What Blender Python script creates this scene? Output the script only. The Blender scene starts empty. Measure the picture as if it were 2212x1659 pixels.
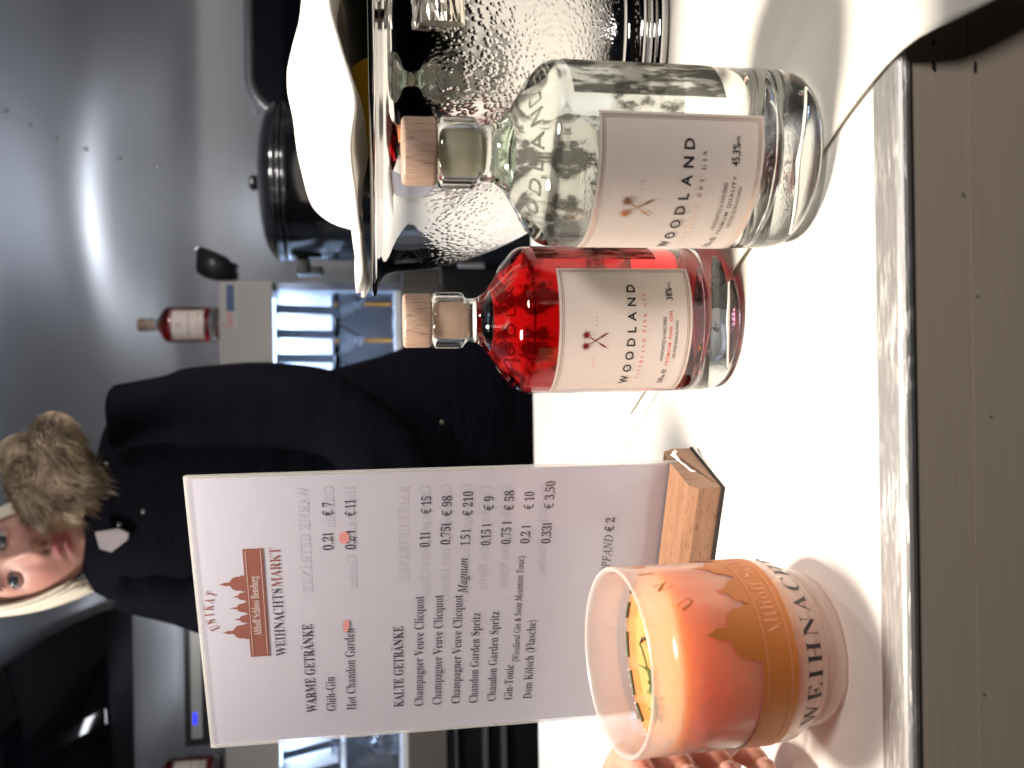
import bpy, bmesh, math, random
from mathutils import Vector, Matrix, noise
random.seed(7)
sc = bpy.context.scene
COL = sc.collection
R = math.radians

# ------------------------------------------------------------------ camera
# The photograph was taken with the phone turned on its side: world "up" is picture left.
FPX, TH, RHO, CAMH = 1860.0, R(9.1), R(0.9), 0.21
_R = Vector((1, 0, 0)); _U = Vector((0, math.sin(TH), math.cos(TH))); _F = Vector((0, math.cos(TH), -math.sin(TH)))
RP = math.cos(RHO) * _R - math.sin(RHO) * _U
UP = math.sin(RHO) * _R + math.cos(RHO) * _U
CAMP = Vector((0, 0, CAMH))
cd = bpy.data.cameras.new('camera'); cam = bpy.data.objects.new('camera', cd); COL.objects.link(cam)
m = Matrix.Identity(4)
for i in range(3):
    m[i][0] = -UP[i]; m[i][1] = RP[i]; m[i][2] = -_F[i]; m[i][3] = CAMP[i]
cam.matrix_world = m
cd.sensor_width = 36.0; cd.lens = 36.0 * FPX / 2212.0
cd.clip_start = 0.01; cd.clip_end = 2000
cd.dof.use_dof = True; cd.dof.focus_distance = 0.50; cd.dof.aperture_fstop = 9.0
sc.camera = cam

def ray(X, Y): return _F + (829.5 - Y) / FPX * RP + (1106 - X) / FPX * UP
def at(X, Y, yy):
    d = ray(X, Y); return CAMP + d * (yy / d.y)
def atz(X, Y, zz=0.0):
    d = ray(X, Y); return CAMP + d * ((zz - CAMH) / d.z)

# ------------------------------------------------------------------ world, lamps, exposure
w = bpy.data.worlds.new('World'); sc.world = w; w.use_nodes = True
nt = w.node_tree; bg = nt.nodes['Background']
sky = nt.nodes.new('ShaderNodeTexSky'); sky.sky_type = 'NISHITA'; sky.sun_disc = False
sky.sun_elevation = R(-4.0); sky.sun_rotation = R(200)
nt.links.new(sky.outputs[0], bg.inputs[0]); bg.inputs[1].default_value = 0.10
sc.view_settings.view_transform = 'Standard'; sc.view_settings.look = 'None'
sc.view_settings.exposure = 0.0; sc.view_settings.gamma = 1.0
sc.cycles.use_denoising = True
sc.cycles.max_bounces = 20; sc.cycles.transmission_bounces = 16; sc.cycles.transparent_max_bounces = 16
sc.cycles.diffuse_bounces = 6; sc.cycles.glossy_bounces = 8
sc.cycles.sample_clamp_indirect = 6.0
sc.cycles.blur_glossy = 1.0

def area(name, loc, power, color, sx, sy=None, rot=(0, 0, 0), spread=180):
    l = bpy.data.lights.new(name, 'AREA'); l.energy = power; l.color = color
    if sy is None: l.shape = 'DISK'; l.size = sx
    else: l.shape = 'RECTANGLE'; l.size = sx; l.size_y = sy
    l.spread = R(spread)
    o = bpy.data.objects.new(name, l); o.location = loc; o.rotation_euler = rot; COL.objects.link(o); return o
HATCH = (-0.10, 0.455, 0.66)
area('hatch_lamp_light', HATCH, 10.0, (1.0, 0.90, 0.78), 0.09)
CEIL = [(0.86, 1.25, 0.955, 10.0), (0.50, 1.30, 0.955, 6.0), (-0.62, 1.20, 0.955, 9.0)]
WALL_FILL = [(0.50, 2.50, 0.43, 0.42), (-0.72, 2.50, 0.62, 0.12)]  # unseen uplights, added to brighten the metal wall
for x_, y_, z_, p_ in WALL_FILL: area('wall_fill_light', (x_, y_, z_), p_, (0.92, 0.95, 1.0), 0.07, 0.02, (R(172), 0, 0), 150)
for x_, y_, z_, p_ in CEIL: area('ceiling_lamp_light', (x_, y_, z_), p_, (1.0, 0.95, 0.90), 0.09)
area('cabinet_strip_light', (-0.35, 2.16, 0.44), 8.0, (0.50, 0.68, 1.0), 1.15, 0.03, (R(8), 0, 0))

FILL = (0.40, -0.32, 0.82)  # added front fill for the menu and bottle labels
area('front_fill_light', FILL, 7.0, (1.0, 0.93, 0.88), 0.22, None, (R(40), 0, R(26)))

# ------------------------------------------------------------------ materials
MATS = {}
def mat(name, col=(0.5, 0.5, 0.5), rough=0.5, metal=0.0, **kw):
    if name in MATS: return MATS[name]
    mm = bpy.data.materials.new(name); mm.use_nodes = True; MATS[name] = mm
    b = mm.node_tree.nodes['Principled BSDF']
    b.inputs['Base Color'].default_value = (*col, 1); b.inputs['Roughness'].default_value = rough; b.inputs['Metallic'].default_value = metal
    for k, v in kw.items(): b.inputs[k.replace('_', ' ')].default_value = v
    return mm
def N(mm, t): return mm.node_tree.nodes.new(t)
def L(mm, a, b): mm.node_tree.links.new(a, b)
def bsdf(mm): return mm.node_tree.nodes['Principled BSDF']
def coords(mm, scale=(1, 1, 1), kind='Object', rot=(0, 0, 0)):
    tc = N(mm, 'ShaderNodeTexCoord'); mp = N(mm, 'ShaderNodeMapping')
    mp.inputs['Scale'].default_value = scale; mp.inputs['Rotation'].default_value = rot
    L(mm, tc.outputs[kind], mp.inputs['Vector']); return mp.outputs['Vector']
def noise_tex(mm, vec, scale, detail=4, rough=0.55):
    n = N(mm, 'ShaderNodeTexNoise'); n.inputs['Scale'].default_value = scale; n.inputs['Detail'].default_value = detail; n.inputs['Roughness'].default_value = rough
    L(mm, vec, n.inputs['Vector']); return n.outputs['Fac']
def ramp(mm, fac, stops):
    r = N(mm, 'ShaderNodeValToRGB'); e = r.color_ramp.elements
    while len(e) < len(stops): e.new(0.5)
    for k, (p, c) in enumerate(stops):
        e[k].position = p; e[k].color = (c, c, c, 1) if not isinstance(c, tuple) else (*c, 1)
    L(mm, fac, r.inputs['Fac']); return r.outputs['Color']
def bump(mm, h, strength, dist, target=None):
    b = N(mm, 'ShaderNodeBump'); b.inputs['Strength'].default_value = strength; b.inputs['Distance'].default_value = dist
    L(mm, h, b.inputs['Height']); L(mm, b.outputs['Normal'], (target or bsdf(mm)).inputs['Normal']); return b
def glassmat(name, col, ior, rough=0.0, vol=None, dens=0.0):
    mm = bpy.data.materials.new(name); mm.use_nodes = True; t = mm.node_tree; t.nodes.clear()
    o = t.nodes.new('ShaderNodeOutputMaterial'); g = t.nodes.new('ShaderNodeBsdfGlass')
    g.inputs['Color'].default_value = (*col, 1); g.inputs['IOR'].default_value = ior; g.inputs['Roughness'].default_value = rough
    t.links.new(g.outputs[0], o.inputs['Surface'])
    if vol:
        v = t.nodes.new('ShaderNodeVolumeAbsorption'); v.inputs['Color'].default_value = (*vol, 1); v.inputs['Density'].default_value = dens
        t.links.new(v.outputs[0], o.inputs['Volume'])
    MATS[name] = mm; return mm

def schlick(t, f0=.04):
    lwn = t.nodes.new('ShaderNodeLayerWeight'); lwn.inputs['Blend'].default_value = .5
    pw = t.nodes.new('ShaderNodeMath'); pw.operation = 'POWER'; pw.inputs[1].default_value = 5; t.links.new(lwn.outputs['Facing'], pw.inputs[0])
    ma = t.nodes.new('ShaderNodeMath'); ma.operation = 'MULTIPLY_ADD'; ma.inputs[1].default_value = .9 - f0; ma.inputs[2].default_value = f0; t.links.new(pw.outputs[0], ma.inputs[0]); return ma

# ------------------------------------------------------------------ mesh helpers
def tag(o, label=None, cat=None, group=None, kind=None):
    if label: o['label'] = label
    if cat: o['category'] = cat
    if group: o['group'] = group
    if kind: o['kind'] = kind
    return o
def thing(name, label, cat, loc=(0, 0, 0), rot=(0, 0, 0), group=None):
    o = bpy.data.objects.new(name, None); o.empty_display_size = 0.02; COL.objects.link(o)
    o.location = loc; o.rotation_euler = rot
    return tag(o, label, cat, group)
def link(name, bm, mats, parent=None, smooth=True, recalc=False):
    if recalc: bmesh.ops.recalc_face_normals(bm, faces=bm.faces)
    me = bpy.data.meshes.new(name)
    for f in bm.faces: f.smooth = smooth
    bm.to_mesh(me); bm.free()
    for mm in (mats if isinstance(mats, (list, tuple)) else [mats]): me.materials.append(mm)
    o = bpy.data.objects.new(name, me); COL.objects.link(o)
    if parent: o.parent = parent
    return o
def split_link(name, bm, mats, parent=None, smooth=True, recalc=False, inv=None):
    """one object per loose piece"""
    seen = set(); out = []
    if recalc: bmesh.ops.recalc_face_normals(bm, faces=bm.faces)
    for f0 in bm.faces:
        if f0 in seen: continue
        st = [f0]; isl = []; seen.add(f0)
        while st:
            f = st.pop(); isl.append(f)
            for v_ in f.verts:
                for g_ in v_.link_faces:
                    if g_ not in seen: seen.add(g_); st.append(g_)
        nb = bmesh.new(); mp = {}
        for f in isl:
            for v_ in f.verts:
                if v_ not in mp: mp[v_] = nb.verts.new(v_.co)
            nf = nb.faces.new([mp[v_] for v_ in f.verts]); nf.material_index = f.material_index
        o = link(name, nb, mats, parent, smooth)
        if inv is not None: o.matrix_parent_inverse = inv
        out.append(o)
    bm.free(); return out
def spline(pts, n=2):
    p = [Vector(q) for q in pts]
    for _ in range(n):
        q = [p[0]]
        for a, b in zip(p, p[1:]): q += [a * .75 + b * .25, a * .25 + b * .75]
        q.append(p[-1]); p = q
    return p
def lathe(bm, prof, seg=96, out=True, mi=0, c=(0, 0, 0), a0=0, a1=2 * math.pi):
    """surface of revolution round z; out: normals away from the solid below the curve (computed by sign)"""
    rings = []; full = abs(a1 - a0 - 2 * math.pi) < 1e-6
    nseg = seg if full else seg + 1
    for r, z in [(q[0], q[1]) for q in prof]:
        if r < 1e-6: rings.append([bm.verts.new((c[0], c[1], c[2] + z))])
        else: rings.append([bm.verts.new((c[0] + r * math.cos(a0 + (a1 - a0) * k / seg), c[1] + r * math.sin(a0 + (a1 - a0) * k / seg), c[2] + z)) for k in range(nseg)])
    fs = []
    for A, B in zip(rings, rings[1:]):
        for k in range(seg):
            k2 = (k + 1) % nseg if full else k + 1
            if len(A) == 1 and len(B) == 1: continue
            if len(A) == 1: f = [A[0], B[k2], B[k]]
            elif len(B) == 1: f = [A[k], A[k2], B[0]]
            else: f = [A[k], A[k2], B[k2], B[k]]
            if not out: f.reverse()
            fc = bm.faces.new(f); fc.material_index = mi; fs.append(fc)
    return fs
def box(bm, lo, hi, bev=0.0, M=None, mi=0):
    r = bmesh.ops.create_cube(bm, size=1.0); vs = r['verts']
    for v in vs:
        for i in range(3): v.co[i] = lo[i] + (v.co[i] + .5) * (hi[i] - lo[i])
    fs = set(f for v in vs for f in v.link_faces)
    for f in fs: f.material_index = mi
    if bev:
        es = list(set(e for v in vs for e in v.link_edges))
        r2 = bmesh.ops.bevel(bm, geom=es, offset=bev, segments=2, profile=.7, affect='EDGES')
        for f in r2['faces']: f.material_index = mi
        vs = list(set(v for f in list(fs) + r2['faces'] if f.is_valid for v in f.verts))
    if M:
        for v in vs: v.co = M @ v.co
    return vs
def tube(bm, pts, rad, seg=10, cap=True):
    pts = [Vector(p) for p in pts]; n = len(pts); rings = []
    rr = rad if isinstance(rad, (list, tuple)) else [rad] * n
    ref = Vector((0, 0, 1))
    t0 = (pts[1] - pts[0]).normalized()
    if abs(t0.dot(ref)) > .9: ref = Vector((1, 0, 0))
    u = t0.cross(ref).normalized()
    for i, p in enumerate(pts):
        t = ((pts[min(i + 1, n - 1)] - pts[max(i - 1, 0)])).normalized()
        u = (u - t * u.dot(t)).normalized(); v = t.cross(u)
        rings.append([bm.verts.new(p + (u * math.cos(2 * math.pi * k / seg) + v * math.sin(2 * math.pi * k / seg)) * rr[i]) for k in range(seg)])
    for A, B in zip(rings, rings[1:]):
        for k in range(seg): bm.faces.new((A[k], A[(k + 1) % seg], B[(k + 1) % seg], B[k]))
    if cap: bm.faces.new(rings[0][::-1]); bm.faces.new(rings[-1])
def prism(bm, poly, d0, d1, fn):
    """extrude 2-D polygon between depths; fn(x, y, d) -> world"""
    a = [bm.verts.new(fn(x, y, d0)) for x, y in poly]; b = [bm.verts.new(fn(x, y, d1)) for x, y in poly]
    bm.faces.new(a[::-1]); bm.faces.new(b)
    for k in range(len(poly)): k2 = (k + 1) % len(poly); bm.faces.new((a[k], a[k2], b[k2], b[k]))
def flatpoly(bm, poly, fn, mi=0, maxlen=0.004):
    """thin printed shape: polygon triangulated and mapped by fn(x, y)"""
    tmp = bmesh.new(); vs = [tmp.verts.new((x, y, 0)) for x, y in poly]; tmp.faces.new(vs)
    bmesh.ops.triangulate(tmp, faces=tmp.faces)
    for _ in range(4):
        es = [e for e in tmp.edges if e.calc_length() > maxlen]
        if not es: break
        bmesh.ops.subdivide_edges(tmp, edges=es, cuts=1); bmesh.ops.triangulate(tmp, faces=tmp.faces)
    mp = {v: bm.verts.new(fn(v.co.x, v.co.y)) for v in tmp.verts}
    for f in tmp.faces:
        fc = bm.faces.new([mp[v] for v in f.verts]); fc.material_index = mi
    tmp.free()

# ------------------------------------------------------------------ lettering (built-in typeface only)
def serif(s, italic=False):
    o = ''
    for c in s:
        if 'A' <= c <= 'Z': o += chr((0x1D434 if italic else 0x1D400) + ord(c) - 65)
        elif 'a' <= c <= 'z': o += '\u210e' if (italic and c == 'h') else chr((0x1D44E if italic else 0x1D41A) + ord(c) - 97)
        elif c.isdigit(): o += chr(0x1D7CE + ord(c) - 48)
        else: o += c
    return o
_UML = {'Ä': 'A', 'Ö': 'O', 'Ü': 'U', 'ä': 'a', 'ö': 'o', 'ü': 'u'}
def _raw(body, off):
    c = bpy.data.curves.new('t', 'FONT'); c.body = body; c.size = 1.0; c.offset = off; c.resolution_u = 3
    o = bpy.data.objects.new('t', c); me = bpy.data.meshes.new_from_object(o)
    bpy.data.objects.remove(o); bpy.data.curves.remove(c)
    vs = [(v.co.x, v.co.y) for v in me.vertices]; fs = [tuple(p.vertices) for p in me.polygons]
    bpy.data.meshes.remove(me); return vs, fs
_caps = {}
def glyphs(text, style='serif', off=-0.012, space=0.0):
    """list of 2-D vertices and faces, unit cap height, starting at x=0"""
    conv = (lambda s: serif(s)) if style == 'serif' else (lambda s: serif(s, True)) if style == 'italic' else (lambda s: s)
    base = ''.join(_UML.get(c, c) for c in text)
    key = (style, off)
    if key not in _caps: _caps[key] = max(v[1] for v in _raw(conv('H'), off)[0])
    cap = _caps[key]
    V, F = [], []
    def add(vs, fs, dx=0, dy=0):
        k = len(V); V.extend([((x + dx) / cap, (y + dy) / cap) for x, y in vs]); F.extend([tuple(i + k for i in f) for f in fs])
    if space:
        x = 0
        for c in base:
            if c == ' ': x += .45 * cap + space * cap; continue
            vs, fs = _raw(conv(c), off)
            if not vs: continue
            x0 = min(v[0] for v in vs); add(vs, fs, x - x0); x += max(v[0] for v in vs) - x0 + space * cap
    else:
        add(*_raw(conv(base), off))
        for i, c in enumerate(text):
            if c in _UML:
                pre = max(v[0] for v in _raw(conv(base[:i + 1]), off)[0]); g = _raw(conv(base[i]), off)[0]
                wd = max(v[0] for v in g) - min(v[0] for v in g); top = max(v[1] for v in g); cx = pre - wd / 2
                for s in (-1, 1):
                    n = 8; rr = cap * .085; pts = [(cx + s * cap * .17 + rr * math.cos(2 * math.pi * k / n), top + cap * .17 + rr * math.sin(2 * math.pi * k / n)) for k in range(n)]
                    add(pts, [tuple(range(n))])
    mx = min(v[0] for v in V)
    return [(x - mx, y) for x, y in V], F
def write(bm, text, x, y, length, cap, fn, style='serif', off=-0.012, space=0.0, anchor='l', mi=0, mirror=False):
    V, F = glyphs(text, style, off, space); wd = max(v[0] for v in V); sx = length / wd
    x0 = x if anchor == 'l' else x - length / 2
    vs = [bm.verts.new(fn(x0 + (length - vx * sx if mirror else vx * sx), y + vy * cap)) for vx, vy in V]
    for f in F:
        try:
            fc = bm.faces.new([vs[i] for i in f]); fc.material_index = mi
        except ValueError: pass

# ================================================================== THE SETTING
m_pave = mat('night_paving', (0.05, 0.05, 0.055), .8)
v = coords(m_pave); bump(m_pave, noise_tex(m_pave, v, 30), .4, .01)
bm = bmesh.new(); box(bm, (-60, -60, -1.30), (60, 60, -1.25)); g = link('ground', bm, m_pave, smooth=False); tag(g, kind='structure')

# ---- aluminium trailer shell: rolled sheet, riveted seams
m_alu = mat('rolled_aluminium', (0.64, 0.665, 0.72), .30, .65)
v = coords(m_alu, (1, 1, 1)); n1 = noise_tex(m_alu, v, 3.2, 3)
n2 = noise_tex(m_alu, coords(m_alu, (4, 60, 60)), 3, 3)
r_ = ramp(m_alu, n1, [(0.3, .36), (.75, .43)]); L(m_alu, r_, bsdf(m_alu).inputs['Roughness'])
bsdf(m_alu).inputs['Anisotropic'].default_value = .95; bsdf(m_alu).inputs['Anisotropic Rotation'].default_value = .25; _tg = N(m_alu, 'ShaderNodeTangent'); _tg.direction_type = 'RADIAL'; _tg.axis = 'X'; L(m_alu, _tg.outputs[0], bsdf(m_alu).inputs['Tangent'])
bump(m_alu, noise_tex(m_alu, v, 1.2, 0), .10, .03)
m_floor = mat('dark_vinyl', (0.03, 0.03, 0.032), .6)
prof = [(2.63, -.98), (2.63, .30), (2.626, .48), (2.612, .58), (2.578, .72), (2.53, .79), (2.447, .87), (2.36, .93), (2.262, .968), (2.15, .99), (2.03, 1.002), (1.5, 1.01), (0.95, 1.01)]
sp = spline(prof, 1)
shell = thing('trailer_shell', 'polished aluminium trailer interior with riveted curved wall behind the bar', 'trailer wall', (0, 2.63, -.98))
def S(o): o.parent = shell; o.matrix_parent_inverse = Matrix.Translation(-Vector(shell.location)); return o
bm = bmesh.new()
xs = [-2.2, -1.0, .61, 2.2]
rows = [[bm.verts.new((x, q.x + 0.0, q.y)) for q in sp] for x in xs]
for A, B in zip(rows, rows[1:]):
    for k in range(len(A) - 1): bm.faces.new((A[k], A[k + 1], B[k + 1], B[k]))
# lapped sheet right of the seam stands proud of its neighbour
off = [bm.verts.new((x, q.x - .0015, q.y - .001)) for x in (.604, 1.9) for q in sp]
n_ = len(sp)
for k in range(n_ - 1): bm.faces.new((off[k], off[k + 1], off[n_ + k + 1], off[n_ + k]))
S(link('wall_sheet', bm, m_alu))
m_riv = mat('rivet_metal', (.75, .76, .78), .18, 1.0)
bm = bmesh.new()
def rivet(p, nrm, r=.0052):
    rot = Vector((0, 0, 1)).rotation_difference(nrm).to_matrix().to_4x4()
    rr = bmesh.ops.create_uvsphere(bm, u_segments=10, v_segments=6, radius=r, matrix=Matrix.Translation(p) @ rot @ Matrix.Diagonal((1, 1, .6, 1)))
acc = 0; last = sp[0]
for a, b in zip(sp, sp[1:]):
    seg_len = (b - a).length; k = 0
    while acc + .0 <= seg_len:
        q = a + (b - a) * (acc / seg_len) if seg_len else a
        nn = Vector((0, -(b - a).y, (b - a).x)).normalized()
        rivet(Vector((.617, q.x - .005, q.y - .003)), Vector((0, -abs(nn.y), -abs(nn.z))) if nn.length else Vector((0, -1, 0)))
        acc += .106
    acc -= seg_len
for X, Y in [(553, 242), (556, 352), (557, 412)]: rivet(at(X, Y, 2.61), Vector((0, -1, 0)))
[S(o) for o in split_link('rivet', bm, m_riv)]
bm = bmesh.new(); box(bm, (-2.2, .36, -1.0), (2.2, 2.7, -.98)); S(link('floor_panel', bm, m_floor, smooth=False))
bm = bmesh.new()
box(bm, (-2.24, .9, -.98), (-2.2, 2.66, 1.03)); box(bm, (2.2, .9, -.98), (2.24, 2.66, 1.03)); [S(o) for o in split_link('end_wall', bm, m_alu, smooth=False)]
bm = bmesh.new(); box(bm, (-2.2, .86, .62), (2.2, .95, 1.02)); S(link('front_header', bm, m_alu, smooth=False))
# dark window, lower right of the curved wall
m_black_glass = mat('night_window_glass', (0.004, 0.005, 0.009), .05, 0, Specular_IOR_Level=.35)
m_frame = mat('window_frame_metal', (.42, .43, .46), .3, .9)
def rrect(x0, x1, y0, y1, r, n=8):
    p = []
    for cx, cy, a in ((x1 - r, y1 - r, 0), (x0 + r, y1 - r, 90), (x0 + r, y0 + r, 180), (x1 - r, y0 + r, 270)):
        for k in range(n + 1): t = R(a + 90 * k / n); p.append((cx + r * math.cos(t), cy + r * math.sin(t)))
    return p
win = thing('trailer_window', 'black night window with rounded corners in the aluminium wall, above the white napkin', 'window', (1.25, 2.60, .25))
bm = bmesh.new(); o1 = rrect(-.47, .5, -.45, .315, .12); o2 = rrect(-.445, .475, -.425, .29, .10)
for d0, d1 in ((-.025, .0),):
    A = [bm.verts.new((x, d0, z)) for x, z in o1]; B = [bm.verts.new((x, d0, z)) for x, z in o2]
    A2 = [bm.verts.new((x, d1, z)) for x, z in o1]; B2 = [bm.verts.new((x, d1, z)) for x, z in o2]
    n = len(A)
    for k in range(n):
        j = (k + 1) % n
        bm.faces.new((A[k], A[j], B[j], B[k])); bm.faces.new((A2[k], A2[j], A[j], A[k])); bm.faces.new((B[k], B[j], B2[j], B2[k]))
link('frame', bm, m_frame, win, recalc=True)
bm = bmesh.new(); prism(bm, o2, -.012, -.004, lambda x, z, d: Vector((x, d, z))); link('pane', bm, m_black_glass, win, smooth=False, recalc=True)
# upper dark glossy sheet following the curve of the roof, left
up = thing('dark_roof_sheet', 'dark glass roof pane beside the woman\'s head, above the bare metal panel', 'window', (-1.1, 2.45, .87))
bm = bmesh.new(); cur = [(2.43, .868), (2.35, .918), (2.25, .953), (2.14, .972), (2.02, .982), (1.6, .988)]
A = [[bm.verts.new((x, y - 2.45, z - .87 - dz)) for y, z in cur] for dz in (0, .012) for x in (-.55, .53)]
for k in range(len(cur) - 1):
    bm.faces.new((A[2][k], A[2][k + 1], A[3][k + 1], A[3][k])); bm.faces.new((A[0][k], A[1][k], A[1][k + 1], A[0][k + 1]))
    bm.faces.new((A[0][k], A[0][k + 1], A[2][k + 1], A[2][k])); bm.faces.new((A[1][k], A[3][k], A[3][k + 1], A[1][k + 1]))
for k in (0, len(cur) - 1): bm.faces.new((A[0][k], A[2][k], A[3][k], A[1][k]))
link('pane', bm, m_black_glass, up, recalc=True)  # dark glossy sheet following the roof curve

# ---- lamps of the place and added fill lamps (out of frame, they light it)
m_housing = mat('lamp_housing', (.02, .02, .02), .4)
m_emit = bpy.data.materials.new('lit_lamp'); m_emit.use_nodes = True
bsdf(m_emit).inputs['Emission Color'].default_value = (1, .93, .82, 1); bsdf(m_emit).inputs['Emission Strength'].default_value = 6
hl = thing('hatch_downlight', 'round black downlight hanging in the serving hatch above the counter', 'lamp', (HATCH[0], HATCH[1], HATCH[2]))
bm = bmesh.new(); lathe(bm, [(0, .07), (.03, .07), (.036, .06), (.036, .012), (.033, .012), (.033, .02), (0, .02)], 32); link('housing', bm, m_housing, hl)
bm = bmesh.new(); tube(bm, [(0, 0, .07), (0, .2, .36)], .006); link('bracket', bm, m_housing, hl)
al = thing('front_fill_lamp', 'added round fill lamp in front of the bar, out of frame', 'lamp', FILL, (R(40), 0, R(26)))
bm = bmesh.new(); lathe(bm, [(0, .06), (.08, .06), (.125, .02), (.125, -.004), (.118, -.004), (.112, .006), (0, .006)], 48); link('housing', bm, m_housing, al)
bm = bmesh.new(); tube(bm, [(0, 0, .06), (0, .0, .35)], .01); link('bracket', bm, m_housing, al)
for (x_, y_, z_, p_), lb in zip(CEIL, ('flush round ceiling downlight nearest the right end of the trailer', 'flush round ceiling downlight in the middle of the trailer roof', 'flush round ceiling downlight above the amplifier end of the trailer')):
    ls = thing('ceiling_downlight', lb, 'lamp', (x_, y_, z_), group='ceiling downlights')
    bm = bmesh.new(); lathe(bm, [(.046, -.002), (.062, -.002), (.066, .006), (.066, .053), (0, .053)], 40); link('housing', bm, m_frame, ls)
    bm = bmesh.new(); lathe(bm, [(0, .008), (.045, .008)], 40, out=False); link('diffuser', bm, m_emit, ls)

for (x_, y_, z_, p_), lb in zip(WALL_FILL, ('added slim fill light behind the mulled wine boiler', 'added slim fill light behind the amplifier')):
    ls = thing('wall_fill_lamp', lb, 'lamp', (x_, y_, z_), group='added wall fill lights')
    bm = bmesh.new(); box(bm, (-.05, -.014, -.03), (.05, .10, -.004), .003); link('housing', bm, m_housing, ls, smooth=False)

# ================================================================== BAR COUNTER
ctr = thing('bar_counter', 'white stone bar counter with scratched metal edge and brushed steel front', 'counter', (0, .33, 0))
def Pt(o): o.parent = ctr; o.matrix_parent_inverse = Matrix.Translation((0, -.33, 0)); return o
m_stone = mat('white_stone', (.83, .81, .76), .32, Coat_Weight=.15)
v = coords(m_stone); n1 = noise_tex(m_stone, v, 6, 5)
mx = N(m_stone, 'ShaderNodeMix'); mx.data_type = 'RGBA'; L(m_stone, ramp(m_stone, n1, [(.35, 0.0), (.7, 1.0)]), mx.inputs['Factor'])
mx.inputs['A'].default_value = (.83, .81, .765, 1); mx.inputs['B'].default_value = (.80, .775, .725, 1); L(m_stone, mx.outputs['Result'], bsdf(m_stone).inputs['Base Color'])
bm = bmesh.new(); box(bm, (-2.2, .334, -.03), (2.2, 1.133, 0.0)); Pt(link('stone_top', bm, m_stone, smooth=False))
m_vein = mat('stone_vein', (.38, .35, .30), .5)
bm = bmesh.new()
def strip_line(bm, pts, w0, z):
    q = []
    for i, p in enumerate(pts):
        a = Vector(pts[max(i - 1, 0)]); b = Vector(pts[min(i + 1, len(pts) - 1)]); t = (b - a).normalized(); nn = Vector((-t.y, t.x))
        ww = w0 * (.5 + .9 * random.random()); q.append((bm.verts.new((p[0] + nn.x * ww, p[1] + nn.y * ww, z)), bm.verts.new((p[0] - nn.x * ww, p[1] - nn.y * ww, z))))
    for (a, b), (c, d) in zip(q, q[1:]): bm.faces.new((a, b, d, c))
a = atz(1427, 838); b = atz(1336, 992)
pts = [(a.x + (b.x - a.x) * k / 16 + .0022 * noise.noise((k * .45, 1.7, 0)) * min(k, 16 - k) / 3, a.y + (b.y - a.y) * k / 16 + .002 * noise.noise((k * .5, 7.7, 0))) for k in range(17)]
strip_line(bm, pts, .0006, .0004)
a = atz(1428, 836); b = atz(1445, 800); strip_line(bm, [(a.x, a.y), (b.x, b.y)], .0005, .0004)
for X, Y, X2, Y2 in [(1745, 1010, 1752, 985), (1620, 930, 1626, 900), (1700, 620, 1698, 560), (1598, 1045, 1604, 1030), (1660, 1120, 1661, 1115)]:
    a = atz(X, Y); b = atz(X2, Y2); strip_line(bm, [(a.x, a.y), ((a.x + b.x) / 2, (a.y + b.y) / 2 + .0008), (b.x, b.y)], .00012, .0004)
[Pt(o) for o in split_link('vein', bm, m_vein, smooth=False)]
# scratched aluminium edging
m_edge = mat('scratched_edging', (.62, .62, .63), .32, .75)
v = coords(m_edge)
scr = None
for rot, sc_ in ((.5, (40, 900, 1)), (-.7, (60, 1100, 1)), (1.2, (50, 700, 1))):
    nn = noise_tex(m_edge, coords(m_edge, sc_, 'Object', (0, 0, rot)), 1.0, 2)
    rr = ramp(m_edge, nn, [(.60, 0.0), (.66, 1.0)])
    if scr is None: scr = rr
    else:
        a = N(m_edge, 'ShaderNodeMath'); a.operation = 'MAXIMUM'; L(m_edge, scr, a.inputs[0]); L(m_edge, rr, a.inputs[1]); scr = a.outputs[0]
big = ramp(m_edge, noise_tex(m_edge, v, 25, 3), [(.42, .25), (.62, 1.0)])
ml = N(m_edge, 'ShaderNodeMath'); ml.operation = 'MULTIPLY'; L(m_edge, scr, ml.inputs[0]); L(m_edge, big, ml.inputs[1])
mc = N(m_edge, 'ShaderNodeMix'); mc.data_type = 'RGBA'; L(m_edge, ml.outputs[0], mc.inputs['Factor']); mc.inputs['A'].default_value = (.40, .395, .39, 1); mc.inputs['B'].default_value = (.80, .79, .77, 1)
L(m_edge, mc.outputs['Result'], bsdf(m_edge).inputs['Base Color'])
rr = ramp(m_edge, ml.outputs[0], [(0, .44), (1, .55)]); L(m_edge, rr, bsdf(m_edge).inputs['Roughness'])
bump(m_edge, ml.outputs[0], .25, .0006)
bm = bmesh.new()
poly = [(.3338, .0006), (.3185, .0006), (.3168, .0002), (.3156, -.0008), (.3150, -.0022), (.3150, -.0038), (.3338, -.0038)]
prism(bm, poly, -2.2, 2.2, lambda y, z, d: Vector((d, y, z))); Pt(link('edge_trim', bm, m_edge, smooth=False, recalc=True))
# brushed steel front
m_brush = mat('brushed_steel_front', (.36, .335, .31), .40, .12)
n2 = noise_tex(m_brush, coords(m_brush, (5, 300, 900)), 2.0, 5); n1 = noise_tex(m_brush, coords(m_brush), 7, 4)
L(m_brush, ramp(m_brush, n2, [(.3, (.50, .42, .345)), (.7, (.58, .49, .405))]), bsdf(m_brush).inputs['Base Color'])
L(m_brush, ramp(m_brush, n1, [(.3, .30), (.7, .48)]), bsdf(m_brush).inputs['Roughness']); bump(m_brush, n2, .02, .0004)
bm = bmesh.new(); zse = at(2087, 150, .318).z; box(bm, (-2.2, .3170, zse + .0002), (2.2, .3335, -.0041)); box(bm, (-2.2, .3167, -1.0), (2.2, .3335, zse - .0001)); [Pt(o) for o in split_link('front_panel', bm, m_brush, smooth=False)]
m_stain = mat('steel_scratch_dark', (.02, .018, .016), .6)
bm = bmesh.new()
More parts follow.
